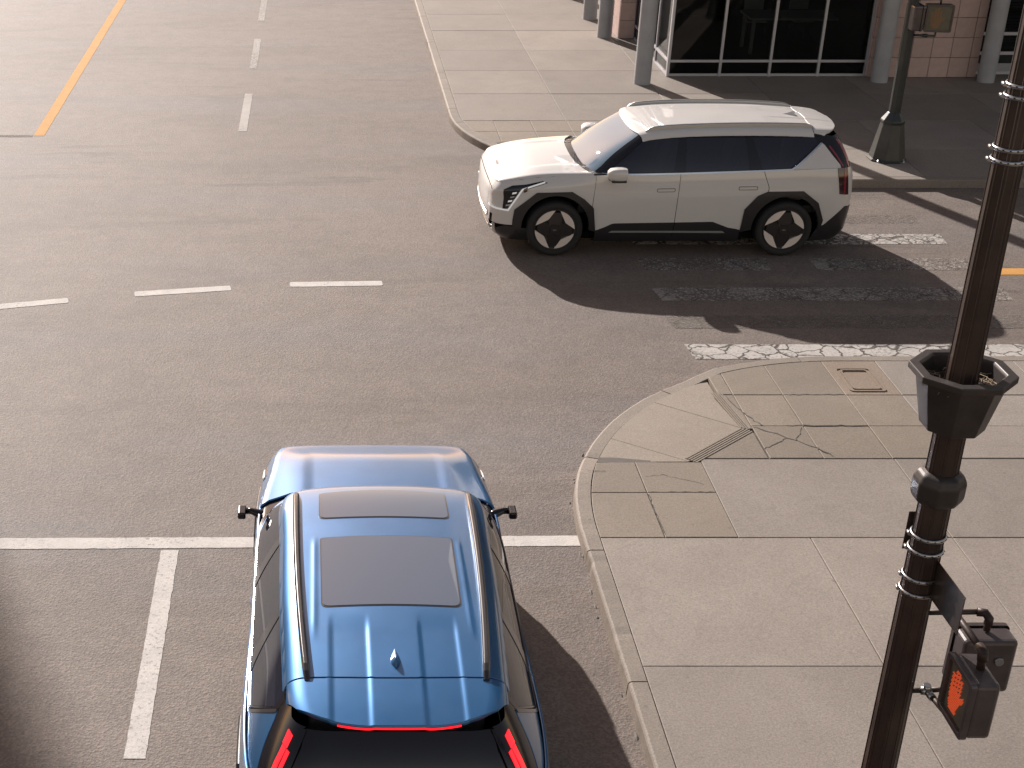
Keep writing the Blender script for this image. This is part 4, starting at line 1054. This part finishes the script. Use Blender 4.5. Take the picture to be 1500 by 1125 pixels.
    def winframe():
        p = Panel(); holes = [round_poly(w, .02, 3) for w in (W1, W2, W3)]
        # frame pieces between and around the panes
        b = lambda s_: belt(s_)
        pieces = [[(1.50, 1.150), (2.57, 1.172), (3.60, 1.202), (4.04, 1.216)] + [(4.03, b(4.03) + .014), (3.66, b(3.66) + .014), (3.49, b(3.49) + .014), (2.475, b(2.475) + .014), (1.56, 1.183)],
                  [(2.473, b(2.47) + .01), (2.627, b(2.63) + .01), (2.642, top - .01), (2.543, top - .01)],
                  [(3.488, b(3.49) + .01), (3.662, b(3.66) + .01), (3.522, top - .01), (3.428, top - .01)],
                  [(2.06, top - .016), (4.44, top - .016), (4.44, 1.66), (2.10, 1.66)],
                  [(4.02, 1.214), (4.445, 1.53), (4.44, 1.61), (4.38, 1.61), (4.40, 1.515), (4.03, b(4.03) + .008)]]
        for q in pieces: p.cut(GRN, 'side', q, 0, .012, sg)
        return p
    pair(root, 'window_frame', 'window_frame', 'black_gloss', winframe)
    pair(root, 'window_trim', 'window_trim', 'chrome' if paint == 'pearl_white' else 'rail_black', lambda: Panel().cut(GRN, 'side', band([(1.52, 1.148), (2.57, 1.168), (3.60, 1.198), (4.045, 1.216), (4.12, 1.262), (4.455, 1.525)], .020), .006, .012, sg))
    # rear pillar below the rising window line
    pair(root, 'rear_pillar', 'rear_pillar', paint, lambda: Panel().cut(GRN, 'side', [(3.9, 1.13), (4.06, 1.214), (4.46, 1.53), (4.50, 1.50), (4.60, 1.38), (4.71, 1.26), (4.76, 1.10)], .001, .01, lambda P, N: (P[:, 1] > .3) & (N[:, 1] > .05)))
    # black rear screen surround, screen and lights
    rr = lambda P, N: (N[:, 0] > .10) & (P[:, 0] > 4.2)
    one(root, 'rear_surround', 'rear_surround', 'black_gloss', lambda: Panel().cut(GRN, 'front', [(-.05, 1.08), (.90, 1.08), (.86, 1.26), (.78, 1.42), (.69, 1.585), (.55, 1.595), (-.05, 1.61)], -.022, 0, rr).both())
    one(root, 'rear_screen', 'rear_screen', 'rear_glass', lambda: Panel().cut(GRN, 'front', [(-.05, 1.17), (.63, 1.17), (.60, 1.40), (.55, 1.59), (-.05, 1.61)], -.009, 0, rr).both())
    pair(root, 'corner_pillar', 'corner_pillar', 'black_gloss', lambda: Panel().cut(GRN, 'side', [(4.43, 1.655), (4.445, 1.545), (4.50, 1.505), (4.60, 1.385), (4.71, 1.262), (4.76, 1.10), (4.99, 1.10), (4.99, 1.60), (4.6, 1.60)], -.002, .0, lambda P, N: (P[:, 1] > .3) & (N[:, 1] > .30)))
    tl_ = [(.605, 1.555), (.650, 1.545), (.735, 1.395), (.790, 1.26), (.800, 1.10), (.745, 1.10), (.735, 1.25), (.685, 1.38)]
    tmat = 'tail_red_lit' if lit else 'tail_red'
    tl1 = pair(root, 'tail_light', 'tail_light', tmat, lambda: Panel().cut(GRN, 'front', band([(.630, 1.552), (.664, 1.492)], .024), .008, .018, rr).cut(GRN, 'front', band([(.666, 1.488), (.712, 1.405), (.775, 1.27), (.80, 1.12)], .018), .008, .018, rr).cut(GRN, 'front', band([(.645, 1.478), (.688, 1.395), (.748, 1.26), (.77, 1.12)], .016), .008, .018, rr))
    tls = pair(root, 'tail_lens', 'tail_lens', 'tail_dark', lambda: Panel().cut(LOW, 'side', [(4.66, 1.25), (4.80, 1.25), (4.86, .86), (4.73, .88)], .010, .014, lambda P, N: P[:, 1] > .5))
    for k, t in enumerate(tls):
        mm = panel_pair('tail_strip', lambda: Panel().cut(LOW, 'side', band([(4.765, 1.24), (4.795, .88)], .028), .014, .006, lambda P, N: P[:, 1] > .5)); copy_mesh_part('light_strip', mm[k], tmat, t)
    if not lit: pair(root, 'tail_strip_upper', 'tail_strip_upper', tmat, lambda: Panel().cut(GRN, 'side', band([(4.56, 1.49), (4.66, 1.37), (4.75, 1.24)], .018), .006, .008, lambda P, N: (P[:, 1] > .3)))
    # ---- roof
    fe = [(1.925 + .13 * (abs(y) / .74) ** 3.0, y) for y in np.linspace(-.735, .735, 31)]
    sd_ = [(float(s_), float(roof_hw(np.array([s_]))[0]) + .012) for s_ in np.linspace(2.07, 4.36, 24)]
    split = lambda y: 4.362 + .012 * math.cos(min(1, abs(y) / .66) * PI) - (.008 if .15 < abs(y) < .40 else 0)
    spl = [(split(y) - .004, y) for y in np.linspace(.64, -.64, 41)]
    roof = one(root, 'roof', 'roof', paint, lambda: Panel().cut(ROOF, 'top', [(a, b) for a, b in fe] + sd_ + spl + [(a, -b) for a, b in sd_[::-1]], 0, .012))
    spe = [(4.372 + (split(y) - 4.362) * 1.0 + .002, y) for y in np.linspace(-.66, .66, 41)]
    rear_e = [(4.765 - .17 * (abs(y) / .60) ** 2.8, y) for y in np.linspace(.60, -.60, 31)]
    spo = one(root, 'spoiler', 'spoiler', paint, lambda: Panel().cut(ROOF, 'top', spe + [(4.50, .662)] + rear_e + [(4.50, -.662)], .001, .035))
    bl_ = MB(); n = 30; v = []
    for i in range(n + 1):
        y = -.36 + .72 * i / n; s_ = 4.766 - .17 * (abs(y) / .60) ** 2.8; z = float(roof_z(np.array([[s_]]), np.array([[y]]))[0, 0]); v += [tuple(S2L(s_, y, z - .018)), tuple(S2L(s_ + .006, y, z - .019)), tuple(S2L(s_ + .006, y, z - .028)), tuple(S2L(s_, y, z - .028))]
    f = [(4 * i + j, 4 * i + (j + 1) % 4, 4 * i + 4 + (j + 1) % 4, 4 * i + 4 + j) for i in range(n) for j in range(4)]
    bl_.add(v, f).build('brake_light', tmat, spo)
    # black gap strip under roof edge (drip line) and shark fin
    rz_ = lambda s_, y: float(roof_z(np.array([[s_]]), np.array([[y]]))[0, 0])
    fin = MB(); prof = [(4.10, .0, .004), (4.14, .016, .018), (4.19, .030, .040), (4.235, .036, .062), (4.262, .026, .066), (4.285, .010, .030), (4.292, 0, .004)]; rows = []
    for s_, w, h in prof:
        zb = rz_(4.2, 0) - .006 - (s_ - 4.2) * .06; rows += [tuple(S2L(s_, -w, zb)), tuple(S2L(s_, -w * .55, zb + h * .6)), tuple(S2L(s_, 0, zb + h)), tuple(S2L(s_, w * .55, zb + h * .6)), tuple(S2L(s_, w, zb))]
    fin.add(rows, [(5 * i + j, 5 * i + j + 1, 5 * i + 6 + j, 5 * i + 5 + j) for i in range(len(prof) - 1) for j in range(4)], True)
    fo = fin.build('antenna_fin', paint, root); sm = fo.modifiers.new('s', 'SUBSURF'); sm.levels = 2; sm.render_levels = 2
    # roof rails
    for sgn in (1, -1):
        mb = MB(); path = []; n = 44; rows = []
        for i in range(n + 1):
            t = i / n; s_ = 2.10 + 2.28 * t; y = .632 - .020 * t - .075 * t ** 2.5; e = min(1, min(t, 1 - t) / .055); e = e * (2 - e)
            zb = rz_(s_, y); up = .008 + .040 * e; w = .016 + .008 * e
            for a, b in ((-w, -.01), (-w, up * .75), (-w * .5, up), (w * .5, up), (w, up * .70), (w, -.01)): rows.append(tuple(S2L(s_, sgn * (y + a), zb + b)))
        m = 6; f = [(m * i + j, m * i + (j + 1) % m, m * i + m + (j + 1) % m, m * i + m + j) for i in range(n) for j in range(m)]
        if sgn < 0: f = [q[::-1] for q in f]
        f += [tuple(range(m)), tuple(n * m + j for j in range(m))]
        o = mb.add(rows, f, False).build('roof_rail', 'rail_black' if paint != 'pearl_white' else 'satin_silver', root); bevel_mod(o, .004, 2, 30)
    if sunroof:
        for k, (s0, s1, w0, w1, bow) in enumerate(((2.09, 2.555, .455, .455, .05), (2.83, 3.665, .448, .442, .012))):
            def outline(g):
                fr_ = [(s0 - g + bow * (abs(y) / w0) ** 2, y) for y in np.linspace(-w0 - g, w0 + g, 15)]
                return round_poly([fr_[0]] + fr_[1:-1] + [fr_[-1]] + [(s1 + g, w1 + g)] + [(s1 + g - .006, 0)] + [(s1 + g, -w1 - g)], [.06] + [0] * 13 + [.06, .05, 0, .05], 5)
            fr = one(root, 'sunroof_frame', 'sunroof_frame%d' % k, 'rail_black', lambda: Panel().cut(ROOF, 'top', outline(.010), .0025, .006))
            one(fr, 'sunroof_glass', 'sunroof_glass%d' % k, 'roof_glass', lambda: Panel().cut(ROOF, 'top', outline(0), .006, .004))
    # ---- head lights
    dg = lambda P, N: (P[:, 0] < 1.0) & (P[:, 1] > .3)
    hl = pair(root, 'headlight', 'headlight', 'black_gloss', lambda: Panel().cut(LOW, 'diag', [(.775, .655), (.84, .635), (.995, .93), (1.22, 1.035), (1.16, 1.055), (1.0, 1.005), (.86, .985), (.775, .93)], .004, .008, dg))
    for k, t in enumerate(hl):
        ls = panel_pair('led_line', lambda: Panel().cut(LOW, 'diag', band([(.52, .668), (.845, .648), (.985, .945), (1.19, 1.040)], .020), .012, .010, dg)); copy_mesh_part('light_line', ls[k], 'led_white', t)
        for q in range(4):
            z = .70 + q * .058; t0 = .81 + q * .022
            lm = panel_pair('led_cell%d' % q, lambda z=z, t0=t0: Panel().cut(LOW, 'diag', [(t0, z), (t0 + .045, z + .012), (t0 + .052, z + .035), (t0 + .006, z + .024)], .012, .008, dg)); copy_mesh_part('lamp_cell', lm[k], 'led_white' if q in (1, 3) else 'chrome', t)
        am = panel_pair('amber', lambda: Panel().cut(LOW, 'diag', [(1.00, .90), (1.035, .925), (1.03, .975), (.995, .95)], .016, .010, dg)); copy_mesh_part('marker_light', am[k], 'amber' if paint != 'pearl_white' else 'tail_dark', t)
    if paint == 'pearl_white':
        fg = one(root, 'front_grille', 'front_grille', 'black_gloss', lambda: Panel().cut(LOW, 'front', [(-.05, .44), (.52, .44), (.62, .50), (.60, .56), (-.05, .545)], .003, .004, lambda P, N: P[:, 0] < .5).both())
        for q in range(3):
            one(fg, 'grille_bar', 'grille_bar%d' % q, 'satin_silver', lambda q=q: Panel().cut(LOW, 'front', [(-.05, .462 + q * .027), (.53 + q * .02, .462 + q * .027), (.53 + q * .02, .470 + q * .027), (-.05, .470 + q * .027)], .008, .006, lambda P, N: P[:, 0] < .5).both())
        one(root, 'hood_seam', 'hood_seam', 'dark_gap', lambda: Panel().cut(LOW, 'front', band([(-.05, .935), (.45, .930), (.66, .915), (.74, .89)], .010), .0015, 0, lambda P, N: P[:, 0] < .5).both())
        one(root, 'skid_plate', 'front_skid', 'satin_silver', lambda: Panel().cut(LOW, 'front', [(-.05, .23), (.62, .23), (.76, .27), (.80, .42), (.765, .43), (.70, .32), (.58, .285), (-.05, .285)], .012, .012, lambda P, N: P[:, 0] < .5).both())
        pair(root, 'air_slot', 'air_slot', 'dark_gap', lambda: Panel().cut(LOW, 'front', [(.66, .44), (.74, .44), (.78, .56), (.72, .56)], .003, 0, lambda P, N: P[:, 0] < .5))
    # ---- mirrors
    for sgn in (1, -1):
        if mirrors == 'mirror':
            mr = empty('wing_mirror'); mr.parent = root
            sh = MB(); prof = [(1.555, .01, .01), (1.565, .075, .045), (1.60, .108, .072), (1.67, .122, .082), (1.755, .122, .082), (1.805, .112, .074)]; n = 20; v = []
            for s_, a, b in prof:
                for k in range(n):
                    t = 2 * PI * k / n; cx = abs(math.cos(t)) ** .6 * (1 if math.cos(t) > 0 else -1); cz = abs(math.sin(t)) ** .6 * (1 if math.sin(t) > 0 else -1); v.append(tuple(S2L(s_ + .02 * cx * sgn * 0, sgn * (1.075 + a * cx), 1.200 + b * 1.12 * cz + .012 * cx)))
            f = [(i * n + k, i * n + (k + 1) % n, (i + 1) * n + (k + 1) % n, (i + 1) * n + k) for i in range(len(prof) - 1) for k in range(n)]
            sh.add(v, f, True); mo = sh.build('housing', paint, mr)
            gm = MB(); gm.add(v[-n:], [tuple(range(n))]); gm.build('mirror_glass', 'chrome', mr)
            MB().box(S2L(1.70, sgn * 1.08, 1.128), (.20, .22, .028), None, .010).build('lower_shell', 'black_gloss', mr)
            MB().tube([S2L(1.62, sgn * .90, 1.10), S2L(1.63, sgn * .965, 1.105), S2L(1.66, sgn * 1.02, 1.135)], [.035, .03, .025], 10).build('stalk', 'black_gloss', mr)
        else:
            mr = empty('camera_mirror'); mr.parent = root
            a = MB(); a.tube([S2L(1.50, sgn * .89, 1.09), S2L(1.475, sgn * .945, 1.125), S2L(1.455, sgn * 1.0, 1.135), S2L(1.455, sgn * 1.045, 1.135)], [.055, .036, .027, .026], 10)
            o = a.build('arm', 'black_gloss', mr)
            o = MB().box(S2L(1.475, sgn * 1.075, 1.135), (.135, .062, .058), None, .012).build('camera_pod', 'black_gloss', mr)
            MB().box(S2L(1.52, sgn * 1.104, 1.13), (.03, .006, .014)).build('indicator', 'amber', mr)
    # ---- wheels
    for c in (WF, WR):
        for sgn in (1, -1):
            w = empty('wheel', S2L(c, sgn * .835, WZ), 0 if sgn > 0 else PI); w.parent = root
            w.rotation_euler = (0, 0, 0 if sgn > 0 else PI)
            for nm, key, mt in (('tyre', 'tyre', 'tyre'), ('rim', 'rim', 'rim_dark'), ('wheel_lens', 'segments', 'rim_light'), ('wheel_cover', 'cover', 'rim_dark'), ('hub_cap', 'hub', 'rim_dark'), ('wheel_logo', 'logo', 'emblem_satin')):
                copy_mesh_part(nm, WM[key], mt, w)
    # ---- cabin
    MB().box(S2L(2.95, 0, .62), (3.4, 1.55, .10)).build('cabin_floor', 'interior_dark', root)
    MB().box(S2L(1.62, 0, 1.09), (.42, 1.50, .16), None, .05).build('dashboard', 'interior_dark', root)
    MB().box(S2L(4.75, 0, .9), (.10, 1.5, .5)).build('boot_panel', 'interior_dark', root)
    sw = MB(); sw.tube([S2L(1.90 + .05 * math.sin(a) , .38 + .18 * math.cos(a), 1.10 + .17 * math.sin(a)) for a in np.linspace(0, 2 * PI, 25)], .014, 8, False); sw.build('steering_wheel', 'interior_dark', root)
    for s_, wd in ((2.45, .50), (3.35, .50), (4.15, .46)):
        for yy in (.40, -.40):
            st = empty('seat'); st.parent = root; st.location = S2L(s_, yy, 0)
            MB().box((.05, 0, .76), (.50, wd, .15), None, .04).build('cushion', 'seat_grey', st)
            MB().box((-.23, 0, 1.05), (.13, wd, .60), Matrix.Rotation(-.22, 3, 'Y'), .045).build('backrest', 'seat_grey', st)
            MB().box((-.30, 0, 1.44), (.09, .26, .17), Matrix.Rotation(-.15, 3, 'Y'), .035).build('headrest', 'seat_grey', st)
    return root
make_car('suv', 'pearl_white', 'mirror', False, False, (4.80, 19.70, 0), PI, 'white SUV with black wheel arches turning across the worn crosswalk')
make_car('suv', 'ocean_blue', 'camera', True, True, (0.475, 8.97, 0), PI / 2, 'blue SUV with two sunroofs waiting on the stop line, seen from above behind')

# ------------------------------------------------------------------ street lamps, pedestrian signals and signs
def oct_tube(mb, zs, rs, n=8, phase=PI / 8):
    v = []
    for z, r in zip(zs, rs): v += [(r * math.cos(2 * PI * k / n + phase), r * math.sin(2 * PI * k / n + phase), z) for k in range(n)]
    m = len(zs); f = [(i * n + k, i * n + (k + 1) % n, (i + 1) * n + (k + 1) % n, (i + 1) * n + k) for i in range(m - 1) for k in range(n)]
    f += [tuple(reversed(range(n))), tuple((m - 1) * n + k for k in range(n))]; return mb.add(v, f)
PX, PY = 2.78, 5.68
lp = empty('street_lamp', (PX, PY, KT)); tag(lp, 'dark iron street lamp with octagonal planter collar on the near sidewalk', 'street lamp', 'octagonal street lamps')
def prad(z): return .094 - .0060 * z
zs = [.75, 1.5, 2.5, 3.5, 4.5, 5.5, 6.5, 7.5, 8.4]
sh = oct_tube(MB(), [z - KT for z in zs], [prad(z) for z in zs]).build('shaft', 'pole_black', lp); bevel_mod(sh, .008, 2, 20)
fl = MB()
for k in range(8):   # raised arrises on the flats
    a = 2 * PI * k / 8
    for d in (-1, 1):
        ca, sa = math.cos(a), math.sin(a); tx, ty = -sa, ca
        p0 = [(prad(z) * .925 * ca + tx * d * prad(z) * .27, prad(z) * .925 * sa + ty * d * prad(z) * .27, z - KT) for z in (.8, 8.3)]
        fl.tube(p0, .0028, 6)
fl.build('fluting', 'pole_black', lp)
bs = oct_tube(MB(), [0, .02, .03, .62, .66, .70, .78], [.30, .30, .255, .165, .17, .165, .10]).build('base', 'pole_black', lp); bevel_mod(bs, .008, 2, 20)
MB().lathe([(.001, 8.9), (.12, 8.86), (.20, 8.7), (.22, 8.5), (.17, 8.3), (.10, 8.25), (.001, 8.25)], 20).build('lantern', 'chair_pale', lp)
# planter
zt = 4.42 - KT
po = MB(); n = 8; ph = PI / 8
prof = [(.088, zt - .290), (.135, zt - .275), (.190, zt - .035), (.222, zt - .030), (.222, zt), (.178, zt + .002), (.170, zt - .01), (.155, zt - .10)]
v = []
for r, z in prof: v += [(r * math.cos(2 * PI * k / n + ph), r * math.sin(2 * PI * k / n + ph), z) for k in range(n)]
po.add(v, [(i * n + k, i * n + (k + 1) % n, (i + 1) * n + (k + 1) % n, (i + 1) * n + k) for i in range(len(prof) - 1) for k in range(n)])
pl = po.build('planter', 'planter_iron', lp); bevel_mod(pl, .004, 2, 20)
so = MB(); gr = 26; v = []; f = []
for i in range(gr + 1):
    for j in range(33):
        r = .06 + (.160 - .06) * i / gr; a = 2 * PI * j / 32; v.append((r * math.cos(a), r * math.sin(a), zt - .075 + random.uniform(-.008, .008)))
f = [(i * 33 + j, i * 33 + j + 1, (i + 1) * 33 + j + 1, (i + 1) * 33 + j) for i in range(gr) for j in range(32)]
so.add(v, f).build('soil', 'soil', pl)
stw = MB()
for _ in range(150):
    a = random.choice([random.gauss(-2.3, .35), random.gauss(-.5, .4), random.uniform(0, 6.28)]); r = random.uniform(.085, .15); x, y = r * math.cos(a), r * math.sin(a); b = random.uniform(0, 6.28); L = random.uniform(.015, .045)
    z = zt - .066 + random.uniform(0, .012)
    stw.tube([(x - L * math.cos(b), y - L * math.sin(b), z), (x, y, z + random.uniform(.0, .014)), (x + L * math.cos(b), y + L * math.sin(b), z + random.uniform(-.004, .008))], .0016, 4, False)
so2 = stw.build('dry_stalks', 'straw', pl); so2['kind'] = 'stuff'
for k in range(6):
    a = random.uniform(-2.9, -1.6); MB().lathe([(.0005, 0), (.009, .004), (.011, .010), (.007, .017), (.0005, .019)], 8, c=(.12 * math.cos(a), .12 * math.sin(a), zt - .07)).build('pebble', 'cover_concrete', pl)
# ring collar
zc = 3.86 - KT
cl = MB(); prof = [(.072, zc - .10), (.105, zc - .085), (.116, zc - .060), (.116, zc + .015), (.098, zc + .052), (.074, zc + .062)]
v = []
for r, z in prof: v += [(r * math.cos(2 * PI * k / 8 + ph), r * math.sin(2 * PI * k / 8 + ph), z) for k in range(8)]
cl.add(v, [(i * 8 + k, i * 8 + (k + 1) % 8, (i + 1) * 8 + (k + 1) % 8, (i + 1) * 8 + k) for i in range(len(prof) - 1) for k in range(8)])
bevel_mod(cl.build('collar', 'planter_iron', lp), .010, 3, 15)
def steel_band(parent, z, rad, screw_a=PI * .95):
    b = empty('steel_band'); b.parent = parent
    pts = [((rad + .004) * math.cos(2 * PI * k / 32 ), (rad + .004) * math.sin(2 * PI * k / 32), z) for k in range(33)]
    v = []
    m = MB(); prof = [(rad + .001, z - .009), (rad + .006, z - .008), (rad + .008, z), (rad + .006, z + .008), (rad + .001, z + .009)]
    m.lathe(prof, 32).build('strap', 'band_steel', b)
    t = MB()
    for k in range(16):
        a = 2 * PI * k / 16; t.box(((rad + .007) * math.cos(a), (rad + .007) * math.sin(a), z + .002), (.005, .007, .004), Matrix.Rotation(a, 3, 'Z'))
    t.build('slots', 'dark_gap', b)
    c, s_ = math.cos(screw_a), math.sin(screw_a)
    MB().tube([((rad + .012) * c - .016 * s_, (rad + .012) * s_ + .016 * c, z), ((rad + .012) * c + .016 * s_, (rad + .012) * s_ - .016 * c, z)], .008, 10).build('clamp_screw', 'band_steel', b)
for z in (5.655, 5.610, 5.400, 5.350, 3.590, 3.515, 3.372, 3.295): steel_band(lp, z - KT, prad(z) + .001)
# sign plates on the bands
sgn1 = bevel_mod(MB().box((.028, .098, 3.55 - KT), (.18, .004, .20)).build('sign_plate', 'plate_back'), .002)
sgn1.location = (PX, PY, KT); tag(sgn1, 'thin sign plate seen edge-on behind the near lamp post below its collar', 'sign', 'signs strapped to the near lamp post')
def plate(c, ax, w, h):
    a = Vector(ax).normalized(); R = Matrix((a, a.cross(Vector((0, 0, 1))) * -1, Vector((0, 0, 1)))).transposed(); return R
e1 = Vector((.02, -1.0, 0)).normalized(); Rz = Matrix.Rotation(math.atan2(e1.y, e1.x), 3, 'Z')
mbp = MB(); cpl = Vector((.040, -.065, 0)) + e1 * .135
mbp.box((cpl.x + .0, cpl.y, 3.385 - KT), (.32, .004, .20), Rz)
sg2 = mbp.build('sign_plate', 'plate_back'); bevel_mod(sg2, .002); sg2.location = (PX, PY, KT)
tag(sg2, 'bare dark sign back sticking out right of the near lamp post', 'sign', 'signs strapped to the near lamp post')

def hand_dots():
    """the raised hand as a field of dots, unit square"""
    palm = [(-.20, -.42), (.16, -.42), (.24, -.20), (.24, .04), (-.26, .04), (-.26, -.22)]
    rects_ = [palm] + [[(x - .052, 0), (x + .052, 0), (x + .052, t), (x - .052, t)] for x, t in ((-.205, .30), (-.075, .44), (.055, .46), (.185, .36))] + [[(.20, -.24), (.44, .02), (.37, .09), (.18, -.08)]]
    out = []; st = .050; j = 0; y = -.46
    while y < .5:
        x = -.48 + (st / 2 if j % 2 else 0)
        while x < .5:
            for r in rects_:
                if pip(np.array([[x, y]]), r)[0]: out.append((x, y)); break
            x += st
        y += st * .87; j += 1
    return out
def ped_signal(name, loc, rz, w, h, d, lit, label, group):
    """local frame: face looks along -x, width along y"""
    r = empty(name, loc, rz); tag(r, label, 'pedestrian signal', group)
    o = MB().box((d / 2 + .012, 0, 0), (d, w, h), None, min(.022, d * .2)).build('housing', 'signal_shell', r)
    fr = MB(); ol = round_poly([(-w / 2 - .006, -h / 2 - .006), (w / 2 + .006, -h / 2 - .006), (w / 2 + .006, h / 2 + .006), (-w / 2 - .006, h / 2 + .006)], .028, 4); il = round_poly([(-w / 2 + .020, -h / 2 + .020), (w / 2 - .020, -h / 2 + .020), (w / 2 - .020, h / 2 - .020), (-w / 2 + .020, h / 2 - .020)], .016, 4); n = len(ol)
    v = [(-.012, a, b) for a, b in ol] + [(-.012, a, b) for a, b in il] + [(.016, a, b) for a, b in ol] + [(.010, a, b) for a, b in il]
    f = [(i, n + i, n + (i + 1) % n, (i + 1) % n) for i in range(n)] + [(i, (i + 1) % n, 2 * n + (i + 1) % n, 2 * n + i) for i in range(n)] + [(n + i, 3 * n + i, 3 * n + (i + 1) % n, n + (i + 1) % n) for i in range(n)]
    bevel_mod(fr.add(v, f).build('door_frame', 'signal_shell', r), .003)
    fc = MB().box((.010, 0, 0), (.004, w - .03, h - .03)).build('face', 'signal_face', r)
    if lit is not None:
        dm = MB()
        for x, y in hand_dots(): dm.lathe([(.0078, .0), (.006, .004), (.0005, .005)], 8, 'y', c=(0, 0, 0)) if False else dm.add([(.0035, -x * w * .80 + w * .10 + .0036 * math.cos(k * PI / 3), y * h * .84 + .0036 * math.sin(k * PI / 3)) for k in range(6)] + [(.008, -x * w * .80 + w * .10 + .0036 * math.cos(k * PI / 3), y * h * .84 + .0036 * math.sin(k * PI / 3)) for k in range(6)], [(5, 4, 3, 2, 1, 0)] + [(k, (k + 1) % 6, 6 + (k + 1) % 6, 6 + k) for k in range(6)])
        hs = dm.build('raised_hand_symbol', 'hand_led' if lit else 'amber', fc)
    hg = MB(); hg.tube([(d * .3, w / 2, h * .18), (d * .3, w / 2 + .008, h * .18)], .014, 10); hg.build('latch', 'signal_shell', r)
    return r
ga = 'pedestrian signals on the near lamp post'
s1 = ped_signal('pedestrian_signal', (2.912, 5.37, 2.92), 0.0, .26, .30, .115, True, 'pedestrian signal showing a red raised hand, lower right of the photo', ga)
s2 = ped_signal('pedestrian_signal', (3.13, 5.70, 2.93), -PI / 2, .25, .295, .125, None, 'pedestrian signal turned away, back with round knob, behind the red hand', ga)
MB().tube([(.134, .045, .040), (.152, .045, .040)], [.022, .020], 16).build('knob', 'band_steel', s2)
def bracket(name, paths, parent, mat='pole_black'):
    for p, r in paths: MB().tube(p, r, 12).build(name, mat, parent)
z0 = 3.16 - KT
br = empty('conduit_bracket'); br.parent = lp
bracket('conduit', [([(.06, 0, z0), (.19, 0, z0 + .002), (.335, .0, z0 + .004)], .013), ([(.20, -.005, z0 + .002), (.205, -.10, z0 + .0), (.21, -.30, z0 - .004)], .016), ([(.345, -.03, z0 + .004), (.35, -.035, z0 - .02), (.35, -.035, z0 - .075)], .016), ([(.21, -.305, z0), (.212, -.31, z0 - .09)], .019)], br)
bracket('elbow', [([(.305, .0, z0 + .004), (.340, -.01, z0 + .004), (.35, -.035, z0 - .010), (.35, -.035, z0 - .040)], .021), ([(.208, -.262, z0 - .003), (.210, -.302, z0 - .004), (.212, -.31, z0 - .045)], .024)], br)
zb = 2.71 - KT
bracket('lower_conduit', [([(.06, 0, zb), (.15, -.005, zb + .004)], .013), ([(.15, -.01, zb + .004), (.17, -.10, zb - .004), (.195, -.26, zb - .006), (.20, -.30, zb + .05)], .015), ([(.15, -.005, zb + .004), (.25, .0, zb + .01), (.34, -.03, zb + .02), (.345, -.035, zb + .09)], .013)], br)
bracket('lower_elbow', [([(.12, -.003, zb + .003), (.168, -.012, zb + .004)], .021), ([(.145, -.008, zb + .004), (.145, -.008, zb + .040)], .018), ([(.150, -.02, zb + .003), (.158, -.06, zb)], .019)], br, 'band_steel')

# far lamp
FX, FY = 9.21, 22.85
fl_ = empty('street_lamp', (FX, FY, KT)); tag(fl_, 'dark street lamp on a tapered pedestal on the far sidewalk behind the white car', 'street lamp', 'octagonal street lamps')
o = oct_tube(MB(), [0, .025, .03, .60, .64, .66, .78], [.315, .315, .285, .185, .195, .185, .098]).build('base', 'far_pole_green', fl_); bevel_mod(o, .012, 2, 20)
o = oct_tube(MB(), [.76, 2, 4, 6, 8.4], [.094, .090, .080, .066, .055]).build('shaft', 'far_pole_green', fl_); bevel_mod(o, .008, 2, 20)
for k in range(4):
    a = PI / 4 + k * PI / 2; MB().lathe([(.022, 0), (.022, .02), (.012, .022), (.012, .05), (.0005, .052)], 8, c=(.285 * math.cos(a), .285 * math.sin(a), .0)).build('anchor_bolt', 'band_steel', fl_)
MB().lathe([(.001, 8.9), (.12, 8.86), (.20, 8.7), (.22, 8.5), (.17, 8.3), (.10, 8.25), (.001, 8.25)], 20).build('lantern', 'chair_pale', fl_)
fpl = MB(); v = []
prof = [(.088, 4.0), (.135, 4.02), (.190, 4.26), (.222, 4.265), (.222, 4.29), (.178, 4.292), (.155, 4.19)]
for r, z in prof: v += [(r * math.cos(2 * PI * k / 8 + ph), r * math.sin(2 * PI * k / 8 + ph), z) for k in range(8)]
fpl.add(v, [(i * 8 + k, i * 8 + (k + 1) % 8, (i + 1) * 8 + (k + 1) % 8, (i + 1) * 8 + k) for i in range(len(prof) - 1) for k in range(8)]); fpl.build('planter', 'planter_iron', fl_)
gb = 'pedestrian signals on the far lamp post'
s3 = ped_signal('pedestrian_signal', (FX + .40, FY - .10, 2.40), math.radians(82), .40, .41, .16, False, 'pedestrian signal facing the camera on the far street lamp', gb)
s4 = ped_signal('pedestrian_signal', (FX + .10, FY - .05, 2.42), math.radians(180), .36, .38, .14, None, 'pedestrian signal seen side-on against the far street lamp', gb)
fb = empty('conduit_bracket'); fb.parent = fl_
bracket('conduit', [([(.06, -.02, 2.55), (.25, -.06, 2.56), (.40, -.06, 2.56), (.40, -.06, 2.45)], .018), ([(.06, -.02, 2.0), (.25, -.06, 2.0), (.40, -.06, 1.995), (.40, -.06, 2.08)], .018)], fb, 'far_pole_green')
bracket('elbow', [([(.20, -.05, 2.0), (.28, -.06, 2.0)], .028)], fb, 'far_pole_green')
